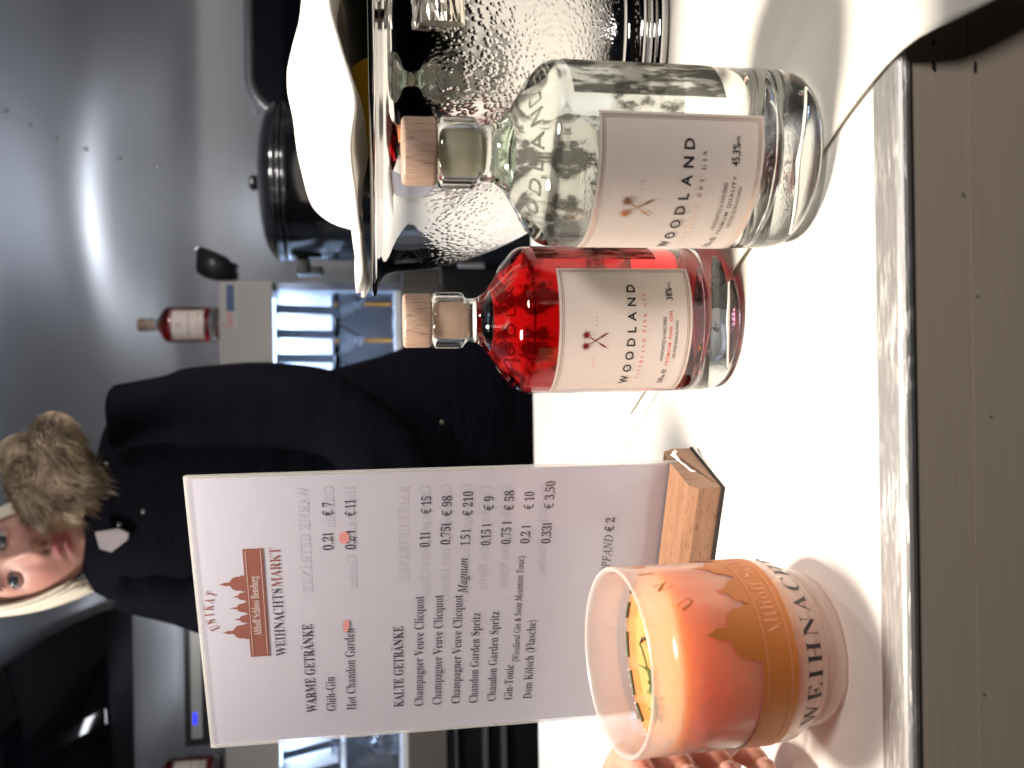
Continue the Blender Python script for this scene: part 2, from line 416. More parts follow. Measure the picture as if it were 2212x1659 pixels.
def front(X, Y, yy): q = at(X, Y, yy); return q
for X, Y, h in [(2016, 92, .0016), (2016, 142, .0020), (2106, 140, .0014), (2105, 150, .0014), (2080, 420, .0008), (2110, 640, .0006), (2140, 900, .0006), (2125, 1500, .0007)]:
    p = at(X, Y, .3162); random.seed(X + Y)
    pol = [(p.x + h * math.cos(k) * (.8 + .4 * random.random()), p.z + .45 * h * math.sin(k) * (.7 + .6 * random.random())) for k in [i * .785 for i in range(8)]]
    bm.faces.new([bm.verts.new((x, .3162 - .0002, z)) for x, z in pol])
[Pt(o) for o in split_link('dent', bm, m_stain, smooth=False)]; random.seed(11)
bm = bmesh.new(); box(bm, (-2.2, 1.08, -1.0), (2.2, 1.12, -.035)); Pt(link('back_panel', bm, m_housing, smooth=False))

# ================================================================== GIN BOTTLES
m_glass = glassmat('bottle_glass', (.985, .995, .985), 1.5)
m_pink_s = glassmat('pink_gin', (1, 1, 1), .907, 0, (.88, .010, .05), 72.0)
m_pink_t = glassmat('pink_gin_surface', (1, 1, 1), 1.36, 0, (.88, .010, .05), 72.0)
m_clear_s = glassmat('clear_gin', (1, 1, 1), .907, 0, (.85, .94, .86), 2.0)
m_clear_t = glassmat('clear_gin_surface', (1, 1, 1), 1.36, 0, (.85, .94, .86), 2.0)
m_wood_cap = mat('beech_cap', (.50, .34, .24), .5)
v = coords(m_wood_cap, (1, 1, .12)); n1 = noise_tex(m_wood_cap, v, 900, 3); n2 = noise_tex(m_wood_cap, coords(m_wood_cap), 90, 3)
L(m_wood_cap, ramp(m_wood_cap, n1, [(.30, (.18, .11, .08)), (.45, (.34, .225, .165)), (.75, (.43, .30, .23))]), bsdf(m_wood_cap).inputs['Base Color']); bump(m_wood_cap, n1, .3, .0003)
m_plug = mat('stopper_plug', (.68, .62, .45), .45); m_plug_pink = mat('stopper_plug_peach', (.92, .62, .48), .5)
m_label = mat('label_paper', (.72, .63, .58), .75)
n1 = noise_tex(m_label, coords(m_label), 1500, 4); bump(m_label, n1, .35, .0003)
m_back = bpy.data.materials.new('forest_back_print'); m_back.use_nodes = True; MATS['forest_back_print'] = m_back
_n = noise_tex(m_back, coords(m_back, (1, 1, .24)), 270, 5, .65); _n2 = noise_tex(m_back, coords(m_back, (1, 1, .5)), 70, 3)
_a = N(m_back, 'ShaderNodeMath'); _a.operation = 'MULTIPLY_ADD'; _a.inputs[1].default_value = .55; L(m_back, _n2, _a.inputs[0]); _b = N(m_back, 'ShaderNodeMath'); _b.operation = 'MULTIPLY'; _b.inputs[1].default_value = .55; L(m_back, _n, _b.inputs[0]); L(m_back, _b.outputs[0], _a.inputs[2])
_t = m_back.node_tree; _t.nodes.remove(bsdf(m_back)); _o = [q for q in _t.nodes if q.type == 'OUTPUT_MATERIAL'][0]
_c = ramp(m_back, _a.outputs[0], [(.52, (.10, .095, .08)), (.55, (.30, .285, .25)), (.585, (.70, .72, .64))]); _d = N(m_back, 'ShaderNodeBsdfDiffuse'); _tl = N(m_back, 'ShaderNodeBsdfTranslucent'); _tp = N(m_back, 'ShaderNodeBsdfTransparent'); _m = N(m_back, 'ShaderNodeMixShader'); _m2 = N(m_back, 'ShaderNodeMixShader'); _m.inputs[0].default_value = .65
L(m_back, _c, _d.inputs['Color']); L(m_back, _c, _tl.inputs['Color']); L(m_back, _d.outputs[0], _m.inputs[1]); L(m_back, _tl.outputs[0], _m.inputs[2])
L(m_back, ramp(m_back, _a.outputs[0], [(.53, .88), (.59, .45)]), _m2.inputs[0]); L(m_back, _tp.outputs[0], _m2.inputs[1]); L(m_back, _m.outputs[0], _m2.inputs[2]); L(m_back, _m2.outputs[0], _o.inputs['Surface'])
m_ink = mat('black_ink', (.012, .011, .014), .5)
m_red_ink = mat('red_ink', (.72, .10, .10), .5)
m_dark_red = mat('dark_red_foil', (.20, .012, .02), .35)
m_gold = mat('copper_foil', (.72, .46, .29), .28, 1.0)
OUTER = [(0, .0045), (.026, .0035), (.033, .0012), (.0378, .0006), (.0412, .0022), (.0430, .0070), (.0437, .016), (.0437, .060), (.0437, .1205), (.0430, .1252), (.0398, .1295), (.0310, .1352), (.0220, .1408), (.0160, .1452), (.0135, .1495), (.0130, .1530), (.0130, .1562), (.0150, .1572), (.0166, .1585), (.0167, .1610), (.0167, .1735), (.0163, .1752), (.0150, .1764), (.0114, .1764)]
INNER = [(0, .0225), (.020, .0215), (.031, .0190), (.0375, .0200), (.0400, .0255), (.0405, .036), (.0403, .118), (.0396, .1222), (.0360, .1262), (.028, .1315), (.019, .137), (.0135, .1420), (.0113, .1480), (.0113, .1764)]
LEVEL = .1395
def cut_profile(prof, z, below):
    out = []
    for (a, b) in zip(prof, prof[1:]):
        if below:
            if a[1] <= z: out.append((a[0], a[1]))
            if a[1] <= z < b[1]: t = (z - a[1]) / (b[1] - a[1]); out.append((a[0] + (b[0] - a[0]) * t, z)); return out
        else:
            if not out and a[1] <= z < b[1]: t = (z - a[1]) / (b[1] - a[1]); out.append((a[0] + (b[0] - a[0]) * t, z))
            if out: out.append((b[0], b[1]))
    return out
def thistle(bm, fn, s=1.0, mi=0):
    """two crossed thistle-headed staffs, centred at 0"""
    for sg in (-1, 1):
        ang = R(58) if sg > 0 else R(122)
        d = Vector((math.cos(ang), math.sin(ang))); nn = Vector((-d.y, d.x))
        def P(a, b): q = d * a + nn * b; return (q.x * s, q.y * s)
        def rect(a0, a1, w0, w1):
            flatpoly(bm, [P(a0, -w0), P(a1, -w1), P(a1, w1), P(a0, w0)], fn, mi, .01)
        rect(-.0088, -.0060, .00012, .00052); rect(-.0060, -.0035, .00052, .00045)
        rect(-.0033, -.0030, .00062, .00062); rect(-.0028, .0042, .00018, .00016)
        rect(.0008, .0042, .00034, .00034) if sg > 0 else rect(-.0026, .0004, .00034, .00034)
        cx = .0062
        for k in range(13):
            a = 2 * math.pi * k / 13 + .2; r1 = .0036 if k % 2 else .0027
            p1 = P(cx + .0012 * math.cos(a - .24), .0012 * math.sin(a - .24)); p2 = P(cx + .0012 * math.cos(a + .24), .0012 * math.sin(a + .24)); p3 = P(cx + r1 * math.cos(a), r1 * math.sin(a))
            flatpoly(bm, [p1, p3, p2], fn, mi, .01)
        flatpoly(bm, [P(cx + .0013 * math.cos(2 * math.pi * k / 12), .0013 * math.sin(2 * math.pi * k / 12)) for k in range(12)], fn, mi, .01)
def build_bottle(name, label, loc, phi0, pink, detail=True, spin=0.0):
    t = thing(name, label, 'bottle', loc)
    bm = bmesh.new(); lathe(bm, spline(OUTER, 2), 128)
    inner = [(q.x, q.y) for q in spline(INNER, 2)]
    lathe(bm, cut_profile(inner, LEVEL, False), 128, out=False)
    link('glass_body', bm, m_glass, t)
    bm = bmesh.new(); lo = cut_profile(inner, LEVEL, True); lathe(bm, lo, 128); lathe(bm, [(lo[-1][0], LEVEL), (lo[-1][0] - .0015, LEVEL - .0006), (0, LEVEL - .0006)], 128, mi=1)
    bmesh.ops.remove_doubles(bm, verts=bm.verts, dist=1e-6)
    link('gin', bm, [m_pink_s, m_pink_t] if pink else [m_clear_s, m_clear_t], t)
    st = None
    bm = bmesh.new(); lathe(bm, [(0, .1766), (.0145, .1766), (.0157, .1772), (.0159, .1785), (.0159, .1910), (.0154, .1921), (.0143, .1927), (0, .1928)], 64); st = link('stopper', bm, m_wood_cap, t)
    bm = bmesh.new(); lathe(bm, [(0, .1535), (.0085, .1535), (.0108, .1560), (.0110, .1585), (.0110, .1765), (0, .1765)], 48); link('plug', bm, m_plug_pink if pink else m_plug, st)
    rl = .0437
    def fn(x, y, h=.0005):
        a = phi0 + x / rl; return Vector(((rl + h) * math.cos(a), (rl + h) * math.sin(a), y))
    W2, ZT, ZB = .0437 * R(56.5), (.1085), (.0318)
    bm = bmesh.new(); n = 66; top, bot = [], []
    for k in range(n * 2 + 1):
        x = -W2 + 2 * W2 * k / (n * 2); z = .00035 if k % 2 else -.00035
        top.append((x, ZT + z)); bot.append((x, ZB - z))
    for k in range(n * 2):
        mids = [[bm.verts.new(fn(p[0], p[1], .0002)) for p in (top[k], top[k + 1], bot[k + 1], bot[k])]]
        bm.faces.new(mids[0][::-1])
    bmesh.ops.remove_doubles(bm, verts=bm.verts, dist=1e-7)
    lab = link('paper_label', bm, m_label, t); 
    def zt(d): return ZT - d
    acc_m = m_dark_red if pink else m_gold; txt2 = m_red_ink if pink else m_gold
    bm = bmesh.new()
    for ins, wd in ((.0016, .00028), (.0027, .00018)):
        x0, x1, z0, z1 = -W2 + ins, W2 - ins, ZB + ins, ZT - ins
        flatpoly(bm, [(x0, z1), (x1, z1), (x1, z1 - wd), (x0, z1 - wd)], fn); flatpoly(bm, [(x0, z0), (x1, z0), (x1, z0 + wd), (x0, z0 + wd)], fn)
        flatpoly(bm, [(x0, z0 + wd), (x0 + wd, z0 + wd), (x0 + wd, z1 - wd), (x0, z1 - wd)], fn, 0, .02); flatpoly(bm, [(x1 - wd, z0 + wd), (x1, z0 + wd), (x1, z1 - wd), (x1 - wd, z1 - wd)], fn, 0, .02)
    link('border_line', bm, acc_m, lab, smooth=False)
    bm = bmesh.new(); thistle(bm, lambda x, y: fn(x, y + zt(.0205)), .98); link('emblem', bm, acc_m, lab, smooth=False)
    bm = bmesh.new()
    write(bm, 'WOODLAND', 0, zt(.0436), .0635, .0047, fn, 'sans', .018, .62, 'c')
    write(bm, 'HANDCRAFTED & UNFILTERED', .0, zt(.0613), .0258, .0018, fn, 'sans', .004, 0, 'c')
    write(bm, '100% PURE GRAIN ALCOHOL', .0, zt(.0683), .0225, .0016, fn, 'sans', .004, 0, 'c')
    if not pink: write(bm, 'PREMIUM QUALITY', .0, zt(.0649), .0320, .0016, fn, 'sans', .012, .28, 'c')
    write(bm, '38%' if pink else '45,3%', .0262 if pink else .0252, zt(.0652), .0072 if pink else .0098, .0036, fn, 'sans', .012, 0, 'c')
    write(bm, 'VOL', .0318, zt(.0650), .0034, .0017, fn, 'sans', .008, 0, 'c')
    write(bm, '500', -.0290, zt(.0652), .0055, .0030, fn, 'sans', .004, 0, 'c')
    write(bm, 'ML', -.0244, zt(.0652), .0026, .0016, fn, 'sans', .004, 0, 'c')
    write(bm, '\u212e' if False else 'e', -.0207, zt(.0650), .0032, .0040, fn, 'sans', -.006, 0, 'c')
    link('lettering', bm, m_ink, lab, smooth=False)
    bm = bmesh.new()
    write(bm, 'SAUERLAND PINK GIN' if pink else 'SAUERLAND DRY GIN', 0, zt(.0497), .0530, .0020, fn, 'serif', -.012, .75, 'c')
    write(bm, 'MMX', -.0138, zt(.0214), .0060, .0011, fn, 'serif', -.012, 1.0, 'c'); write(bm, 'VII', .0108, zt(.0214), .0048, .0011, fn, 'serif', -.012, 1.0, 'c')
    if pink: write(bm, 'PREMIUM PINK GIN', .0, zt(.0649), .0325, .0016, fn, 'sans', .014, .28, 'c')
    link('lettering', bm, txt2, lab, smooth=False)
    bm = bmesh.new(); lathe(bm, [(.0439, .048), (.0439, .1185)], 64, a0=phi0 + R(68), a1=phi0 + R(292)); link('back_print', bm, m_back, t)
    # embossed lettering round the sloping shoulder
    bm = bmesh.new(); ra, za, rb, zb = .0385, .1302, .0262, .1382
    nrm = Vector((zb - za, ra - rb)).normalized(); sl = Vector((rb - ra, zb - za)).normalized()
    for word, a_mid in (('WOODLAND', phi0 + R(8)), ('WOODLAND', phi0 + R(188))):
        V, F = glyphs(word, 'sans', -.002, .55); wd = max(q[0] for q in V); span = R(150)
        lay = []
        for hh in (-.0002, .0008):
            row = []
            for vx, vy in V:
                a = a_mid + (vx / wd - .5) * span; q = Vector((ra, za)) + sl * (.0022 + vy * .0078) + nrm * hh
                row.append(bm.verts.new((q.x * math.cos(a), q.x * math.sin(a), q.y)))
            lay.append(row)
        for f in F:
            try: bm.faces.new([lay[1][i] for i in f])
            except ValueError: pass
        from collections import Counter
        cnt = Counter()
        for f in F:
            for i in range(len(f)): cnt[tuple(sorted((f[i], f[(i + 1) % len(f)])))] += 1
        for f in F:
            for i in range(len(f)):
                e = (f[i], f[(i + 1) % len(f)])
                if cnt[tuple(sorted(e))] == 1:
                    try: bm.faces.new((lay[1][e[0]], lay[0][e[0]], lay[0][e[1]], lay[1][e[1]]))
                    except ValueError: pass
    link('embossed_lettering', bm, m_glass, t, smooth=False)
    return t
CLEAR = Vector((.1105, .4085, .0028)); PINK = Vector((.0380, .5075, .0))
pinkb = build_bottle('gin_bottle', 'red gin bottle with beech stopper, nearest the menu board on the white counter', PINK, R(-109.3), True)
clearb = build_bottle('gin_bottle', 'colourless gin bottle with copper printed label and beech stopper, standing on the white cloth', CLEAR, R(-135), False)

def copy_tree(o, parent=None):
    c = o.copy(); COL.objects.link(c)
    if parent: c.parent = parent
    for ch in list(o.children): copy_tree(ch, c)
    return c
b2 = at(475, 701, 2.24); 
c = copy_tree(pinkb); c.location = b2; c.rotation_euler.z = R(13); c['label'] = 'small far red gin bottle standing on the grey cabinet behind the bar'
b3 = at(479, 1669, 2.24)
c = copy_tree(pinkb); c.location = b3; c.rotation_euler.z = R(36); c['label'] = 'far red gin bottle cut off by the picture edge, below the silver amplifier'

# ================================================================== MENU BOARD + BLOCK
P0 = atz(1566, 1054); Bk = atz(1495, 967); e_ = (Bk - P0); DEP = e_.length; e_.normalize(); t_ = Vector((-e_.y, e_.x, 0))
ang = math.atan2(-t_.y, -t_.x)
blk = thing('menu_stand', 'beech wood block with black base strip, holding the menu board', 'stand', P0, (0, 0, ang))   # local x = right, y = back
m_beech = mat('beech_block', (.45, .25, .13), .45)
n1 = noise_tex(m_beech, coords(m_beech, (1.2, 9, 9)), 22, 4)
fl = noise_tex(m_beech, coords(m_beech, (150, 1100, 1100), 'Object', (0, 0.35, 0.0)), 1.0, 1)
mm_ = N(m_beech, 'ShaderNodeMix'); mm_.data_type = 'RGBA'; mm_.blend_type = 'MULTIPLY'; mm_.inputs['Factor'].default_value = 1
L(m_beech, ramp(m_beech, n1, [(.3, (.26, .13, .07)), (.7, (.34, .18, .10))]), mm_.inputs['A']); L(m_beech, ramp(m_beech, fl, [(.30, (.55, .42, .36)), (.38, (1, 1, 1))]), mm_.inputs['B'])
L(m_beech, mm_.outputs['Result'], bsdf(m_beech).inputs['Base Color'])
SL0, SL1 = .0365, .0415          # slot
bm = bmesh.new()
poly = [(.0008, .002), (.0005, .0165), (.0050, .0215), (SL0, .0225), (SL0, .012), (SL1, .012), (SL1, .0225), (.0535, .021), (.0572, .014), (.0570, .002)]
tri = bmesh.new()
xr, xl = 0.0, -.212
fa = [bm.verts.new((xr, y, z)) for y, z in poly]; fb = [bm.verts.new((xl, y, z)) for y, z in poly]
bm.faces.new(fa); bm.faces.new(fb[::-1])
for k in range(len(poly)): j = (k + 1) % len(poly); bm.faces.new((fb[k], fb[j], fa[j], fa[k]))
tri.free(); bmesh.ops.triangulate(bm, faces=[f for f in bm.faces if len(f.verts) > 4])
link('block', bm, m_beech, blk, smooth=False, recalc=True)
m_rub = mat('black_rubber', (.01, .01, .011), .7)
bm = bmesh.new(); box(bm, (xl - .0, -.0006, 0), (xr + .0006, .0578, .0018)); link('base_strip', bm, m_rub, blk, smooth=False)
m_tag = mat('white_plastic_tie', (.85, .80, .78), .4)
bm = bmesh.new(); tube(bm, [(.0012, .035, .0165), (.002, .028, .0155), (.0022, .020, .0145), (.0025, .0185, .0125)], .0006, 6); tube(bm, [(.0012, .036, .0165), (.003, .043, .0185), (.0035, .0455, .0165)], [.0009, .0013, .0016], 6); tube(bm, [(.0016, .0395, .0175), (.003, .0425, .0205)], .0006, 5)
pt = link('plastic_tie', bm, m_tag, blk)
BO = P0 + e_ * .0392
brd = thing('menu_board', 'clear acrylic menu holder with printed drinks list, standing in the wooden block', 'menu', (BO.x, BO.y, 0), (0, 0, ang))
BW, ZB0, ZT0 = .2035, .0125, .3220
XR = -.0005
def bz(X, Y):
    d = ray(X, Y); S0 = Vector((BO.x, BO.y, 0)) - e_ * .0018; q = CAMP + d * ((S0 - CAMP).dot(e_) / d.dot(e_)); return (-(q - S0).dot(t_), q.z)
m_paper = mat('menu_paper', (.65, .64, .73), .6)
bump(m_paper, noise_tex(m_paper, coords(m_paper), 400, 3), .1, .0003)
bm = bmesh.new(); box(bm, (XR - BW + .0014, -.0003, ZB0 + .0005), (XR - .0014, .0003, ZT0 - .0014)); sheet = link('paper_sheet', bm, m_paper, brd, smooth=False)
m_acr = bpy.data.materials.new('acrylic_pane'); m_acr.use_nodes = True; t = m_acr.node_tree; t.nodes.clear()
o_ = t.nodes.new('ShaderNodeOutputMaterial'); mxs = t.nodes.new('ShaderNodeMixShader'); tr = t.nodes.new('ShaderNodeBsdfTransparent'); gl = t.nodes.new('ShaderNodeBsdfGlossy'); fr = schlick(t)
gl.inputs['Roughness'].default_value = .04; tr.inputs['Color'].default_value = (.97, .97, .975, 1)
t.links.new(fr.outputs[0], mxs.inputs[0]); t.links.new(tr.outputs[0], mxs.inputs[1]); t.links.new(gl.outputs[0], mxs.inputs[2]); t.links.new(mxs.outputs[0], o_.inputs['Surface'])
tcn = t.nodes.new('ShaderNodeTexCoord'); nsn = t.nodes.new('ShaderNodeTexNoise'); nsn.inputs['Scale'].default_value = 14; nsn.inputs['Detail'].default_value = 6; rpn = t.nodes.new('ShaderNodeMapRange'); rpn.inputs['To Min'].default_value = .03; rpn.inputs['To Max'].default_value = .22
t.links.new(tcn.outputs['Object'], nsn.inputs['Vector']); t.links.new(nsn.outputs['Fac'], rpn.inputs['Value']); t.links.new(rpn.outputs[0], gl.inputs['Roughness'])
for nm, y0, y1 in (('acrylic_pane', -.0017, -.0013), ('acrylic_pane', .0013, .0017)):
    bm = bmesh.new(); box(bm, (XR - BW, y0, ZB0), (XR, y1, ZT0)); link(nm, bm, m_acr, brd, smooth=False)
m_acre = bpy.data.materials.new('acrylic_edge'); m_acre.use_nodes = True; _t = m_acre.node_tree; _b = bsdf(m_acre); _b.inputs['Base Color'].default_value = (.93, .92, .90, 1); _b.inputs['Roughness'].default_value = .25
_mx = _t.nodes.new('ShaderNodeMixShader'); _tp = _t.nodes.new('ShaderNodeBsdfTransparent'); _mx.inputs[0].default_value = .35; _o = [q for q in _t.nodes if q.type == 'OUTPUT_MATERIAL'][0]
_t.links.new(_tp.outputs[0], _mx.inputs[1]); _t.links.new(_b.outputs[0], _mx.inputs[2]); _t.links.new(_mx.outputs[0], _o.inputs['Surface'])
bm = bmesh.new(); wE = .0013
box(bm, (XR - BW, -.0012, ZT0 - wE), (XR, .0012, ZT0 + .0004)); box(bm, (XR - wE, -.0012, ZB0), (XR + .0004, .0012, ZT0 - wE)); box(bm, (XR - BW - .0004, -.0012, ZB0), (XR - BW + wE, .0012, ZT0 - wE))
link('acrylic_edge', bm, m_acre, brd, smooth=False)
m_menu_ink = mat('menu_ink', (.075, .072, .09), .55); m_crest = mat('crest_brown', (.33, .125, .095), .55); m_ghost = mat('show_through_ink', (.575, .565, .645), .6); m_white_ink = mat('white_ink', (.72, .62, .60), .5); m_reflection = mat('salmon_reflection', (.85, .38, .35), .5)
def fb_(x, y): return Vector((x, -.0006, y))
def fb2(x, y): return Vector((x, -.0008, y))
Z4 = lambda x, y: bz((550 + x / 1.952) / 1.4593, (1450 + y / 1.952) / 1.4593)
Z5 = lambda x, y: bz((1200 + x / 1.9514) / 1.4593, (1450 + y / 1.9514) / 1.4593)
Z7 = lambda x, y: bz((1700 + x / 1.8017) / 1.4593, (1500 + y / 1.8017) / 1.4593)
bi = bmesh.new(); bc = bmesh.new(); bgh = bmesh.new(); bw = bmesh.new()
def line(bm, text, za, a, b, cap, style='serif', off=-.009, mirror=False, space=0.0):
    off += .004
    (xa, ya), (xb, yb) = za(*a), za(*b); y = (ya + yb) / 2
    write(bm, text, xa, y, xb - xa, cap, fb_, style, off, space, mirror=mirror)
CAPB, CAPT = .0063, .0060
# heading with the crest
(wx0, wy0), (wx1, wy1) = Z4(680, 1210), Z4(645, 548); (sx, sy) = Z4(655, 790)
yy = (wy0 + wy1) / 2
write(bi, 'WEIHNACHTS', wx0, yy, (sx - .0008) - wx0, CAPT, fb_, 'serif', -.006); write(bc, 'MARKT', sx + .0004, yy, wx1 - sx, CAPT, fb_, 'serif', -.006)
(lx0, lz0), (lx1, lz1) = Z4(585, 1212), Z4(543, 549); LX, LZ, LW = lx0, (lz0 + lz1) / 2, lx1 - lx0
BH = .150
def dome(cx, w_, h, kind):
    p = []
    if kind == 0:      # big dome with lantern
        p = [(cx - w_ * .5, 0), (cx - w_ * .5, h * .14), (cx - w_ * .44, h * .18), (cx - w_ * .44, h * .34), (cx - w_ * .36, h * .48), (cx - w_ * .22, h * .56), (cx - w_ * .11, h * .60), (cx - w_ * .11, h * .82), (cx - w_ * .05, h * .88), (cx - w_ * .02, h), (cx + w_ * .02, h), (cx + w_ * .05, h * .88), (cx + w_ * .11, h * .82), (cx + w_ * .11, h * .60), (cx + w_ * .22, h * .56), (cx + w_ * .36, h * .48), (cx + w_ * .44, h * .34), (cx + w_ * .44, h * .18), (cx + w_ * .5, h * .14), (cx + w_ * .5, 0)]
    else:
        hs = [(.5, 0), (.5, .12), (.40, .17), (.40, .34), (.32, .47), (.18, .55), (.09, .60), (.09, .78), (.03, .84), (.02, 1)]; p = [(cx - w_ * a_, h * b_) for a_, b_ in hs] + [(cx + w_ * a_, h * b_) for a_, b_ in hs[::-1]]
    return p
CREST = [(.247, .145, .195, 0), (.365, .085, .105, 1), (.470, .100, .130, 1), (.575, .085, .105, 1), (.693, .145, .190, 0)]
flatpoly(bc, [(LX, LZ), (LX + LW, LZ), (LX + LW, LZ + BH * LW), (LX, LZ + BH * LW)], fb_, 0, .5)
for cx, w_, h, kd in CREST: flatpoly(bc, [(LX + x * LW, LZ + BH * LW + y * LW) for x, y in dome(cx, w_, h, kd)], fb_, 0, .5)
write(bw, 'Althoff Schloss Bensberg', LX + .205 * LW, LZ + .052 * LW, .55 * LW, .062 * LW, fb2, 'serif', -.002)
for zz in (.128, .016): flatpoly(bw, [(LX + .02 * LW, LZ + zz * LW), (LX + .98 * LW, LZ + zz * LW), (LX + .98 * LW, LZ + (zz + .004) * LW), (LX + .02 * LW, LZ + (zz + .004) * LW)], fb2, 0, .5)
CXL, RAR = LX + .455 * LW, .37 * LW
for k, ch in enumerate('UNIKAT'):
    a = R(90 + (2.5 - k) * 9.2); V, F = glyphs(ch, 'serif', -.001); wd = max(q[0] for q in V)
    vs = []
    for vx, vy in V:
        x = (vx - wd / 2) * .0054 * .66; y = vy * .0054 + RAR; ca = a - math.pi / 2
        vs.append(bc.verts.new(fb_(CXL + x * math.cos(ca) - y * math.sin(ca), LZ + .040 * LW + x * math.sin(ca) + y * math.cos(ca))))
    for f in F:
        try: bc.faces.new([vs[i] for i in f])
        except ValueError: pass
line(bi, 'WARME GETRÄNKE'.replace('WARME', 'WARME'), Z4, (868, 1558), (850, 1015), CAPB, off=-.004)
line(bi, 'Glüh-Gin', Z4, (990, 1550), (985, 1340), CAPT); line(bi, '0,2l', Z4, (975, 560), (972, 455), CAPT); line(bi, '€ 7', Z4, (972, 350), (975, 265), CAPT)
line(bi, 'Hot Chandon Garden', Z4, (1110, 1543), (1108, 1042), CAPT); line(bi, '0,2 l', Z4, (1110, 555), (1112, 440), CAPT); line(bi, '€ 11', Z4, (1110, 350), (1112, 250), CAPT)
line(bi, 'KALTE GETRÄNKE', Z5, (130, 1525), (147, 1027), CAPB, off=-.004)
for txt, a, b, v1, v2, p1, p2, vt, ptx in [
    ('Champagner Veuve Clicquot', (245, 1520), (282, 842), (300, 540), (303, 452), (310, 335), (313, 228), '0,1l', '€ 15'),
    ('Champagner Veuve Clicquot', (355, 1512), (403, 835), (428, 525), (433, 395), (435, 350), (443, 225), '0,75l', '€ 98'),
    ('Champagner Veuve Clicquot', (468, 1505), (525, 835), (550, 530), (553, 435), (562, 348), (574, 198), '1,5 l', '€ 210'),
    ('Chandon Garden Spritz', (580, 1500), (632, 945), (675, 530), (683, 400), (692, 315), (703, 228), '0,15 l', '€ 9'),
    ('Chandon Garden Spritz', (690, 1490), (750, 937), (800, 522), (808, 385), (818, 315), (828, 193), '0,75 l', '€ 58'),
    ('Gin-Tonic', (805, 1480), (827, 1265), (915, 518), (928, 408), (940, 308), (950, 200), '0,2 l', '€ 10'),
    ('Dom Kölsch (Flasche)', (913, 1475), (975, 990), (1050, 518), (1052, 392), (1062, 305), (1082, 135), '0,33l', '€ 3,50')]:
    line(bi, txt, Z5, a, b, CAPT); line(bi, vt, Z5, v1, v2, CAPT); line(bi, ptx, Z5, p1, p2, CAPT)
line(bi, 'Magnum', Z5, (525, 825), (543, 608), CAPT, 'italic', .004)
line(bi, '(Woodland Gin & Swiss Mountain Tonic)', Z5, (827, 1248), (910, 597), .0046, 'italic', .004)
line(bi, 'PPFAND € 2', Z7, (385, 560), (450, 240), CAPT, 'italic', .004)
# printing of the reverse side showing through, mirror-written
for txt, zf, a, b, cp in [('WARME GETRÄNKE', Z4, (838, 820), (830, 172), CAPB), ('Glüh-Gin', Z4, (985, 420), (975, 165), CAPT), ('Hot Chandon Garden', Z4, (1118, 800), (1112, 165), CAPT), ('KALTE GETRÄNKE', Z5, (165, 750), (180, 165), CAPB), ('Champagner Veuve Clicquot', Z5, (285, 880), (310, 160), CAPT), ('Champagner Veuve Clicquot', Z5, (410, 880), (440, 155), CAPT), ('Champagner Veuve Clicquot', Z5, (535, 880), (565, 155), CAPT), ('Chandon Garden Spritz', Z5, (650, 800), (680, 160), CAPT), ('Chandon Garden Spritz', Z5, (775, 790), (810, 160), CAPT), ('Dom Kölsch (Flasche)', Z5, (1010, 700), (1040, 160), CAPT)]:
    (xa, ya), (xb, yb) = zf(*a), zf(*b); write(bgh, txt, xa, (ya + yb) / 2, xb - xa, cp, lambda x, y: Vector((x, -.00045, y)), 'serif', -.006, mirror=True)
link('lettering', bi, m_menu_ink, sheet, smooth=False); link('crest', bc, m_crest, sheet, smooth=False); link('lettering', bw, m_white_ink, sheet, smooth=False); link('show_through', bgh, m_ghost, sheet, smooth=False)
bm = bmesh.new()  # salmon patches paint reflections on the acrylic into the sheet
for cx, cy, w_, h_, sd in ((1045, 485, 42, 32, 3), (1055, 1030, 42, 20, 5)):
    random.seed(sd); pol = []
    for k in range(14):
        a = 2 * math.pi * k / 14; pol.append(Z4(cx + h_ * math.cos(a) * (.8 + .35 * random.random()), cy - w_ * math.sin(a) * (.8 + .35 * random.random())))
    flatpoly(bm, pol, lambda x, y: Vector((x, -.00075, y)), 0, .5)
link('painted_reflection', bm, m_reflection, sheet, smooth=False)

# ================================================================== CUP, DRINK, HERB, HAND
CB = Vector((-.1300, .3945, .004)); CR = Vector((-.1285, .3850, .1020)); ax = (CR - CB).normalized()
cup_rot = Vector((0, 0, 1)).rotation_difference(ax)
cup = thing('mug', 'frosted glass mug with orange drink and printed castle band, held over the counter edge', 'mug', CB); cup.rotation_mode = 'QUATERNION'; cup.rotation_quaternion = cup_rot
m_frost = bpy.data.materials.new('frosted_glass'); m_frost.use_nodes = True; t = m_frost.node_tree; t.nodes.clear()
o_ = t.nodes.new('ShaderNodeOutputMaterial'); trn = t.nodes.new('ShaderNodeBsdfTransparent'); trl = t.nodes.new('ShaderNodeBsdfTranslucent'); dif = t.nodes.new('ShaderNodeBsdfDiffuse'); gls = t.nodes.new('ShaderNodeBsdfGlossy'); frs = schlick(t)
m1 = t.nodes.new('ShaderNodeMixShader'); m2 = t.nodes.new('ShaderNodeMixShader'); m3 = t.nodes.new('ShaderNodeMixShader')
trn.inputs['Color'].default_value = (.97, .96, .95, 1); trl.inputs['Color'].default_value = (.90, .87, .84, 1); dif.inputs['Color'].default_value = (.88, .85, .83, 1); gls.inputs['Roughness'].default_value = .22
m1.inputs[0].default_value = .45; m2.inputs[0].default_value = .42; lw = t.nodes.new('ShaderNodeLayerWeight'); lw.inputs['Blend'].default_value = .32; mr = t.nodes.new('ShaderNodeMapRange'); mr.inputs['To Min'].default_value = .21; mr.inputs['To Max'].default_value = .95
t.links.new(lw.outputs['Facing'], mr.inputs['Value']); t.links.new(mr.outputs[0], m2.inputs[0])
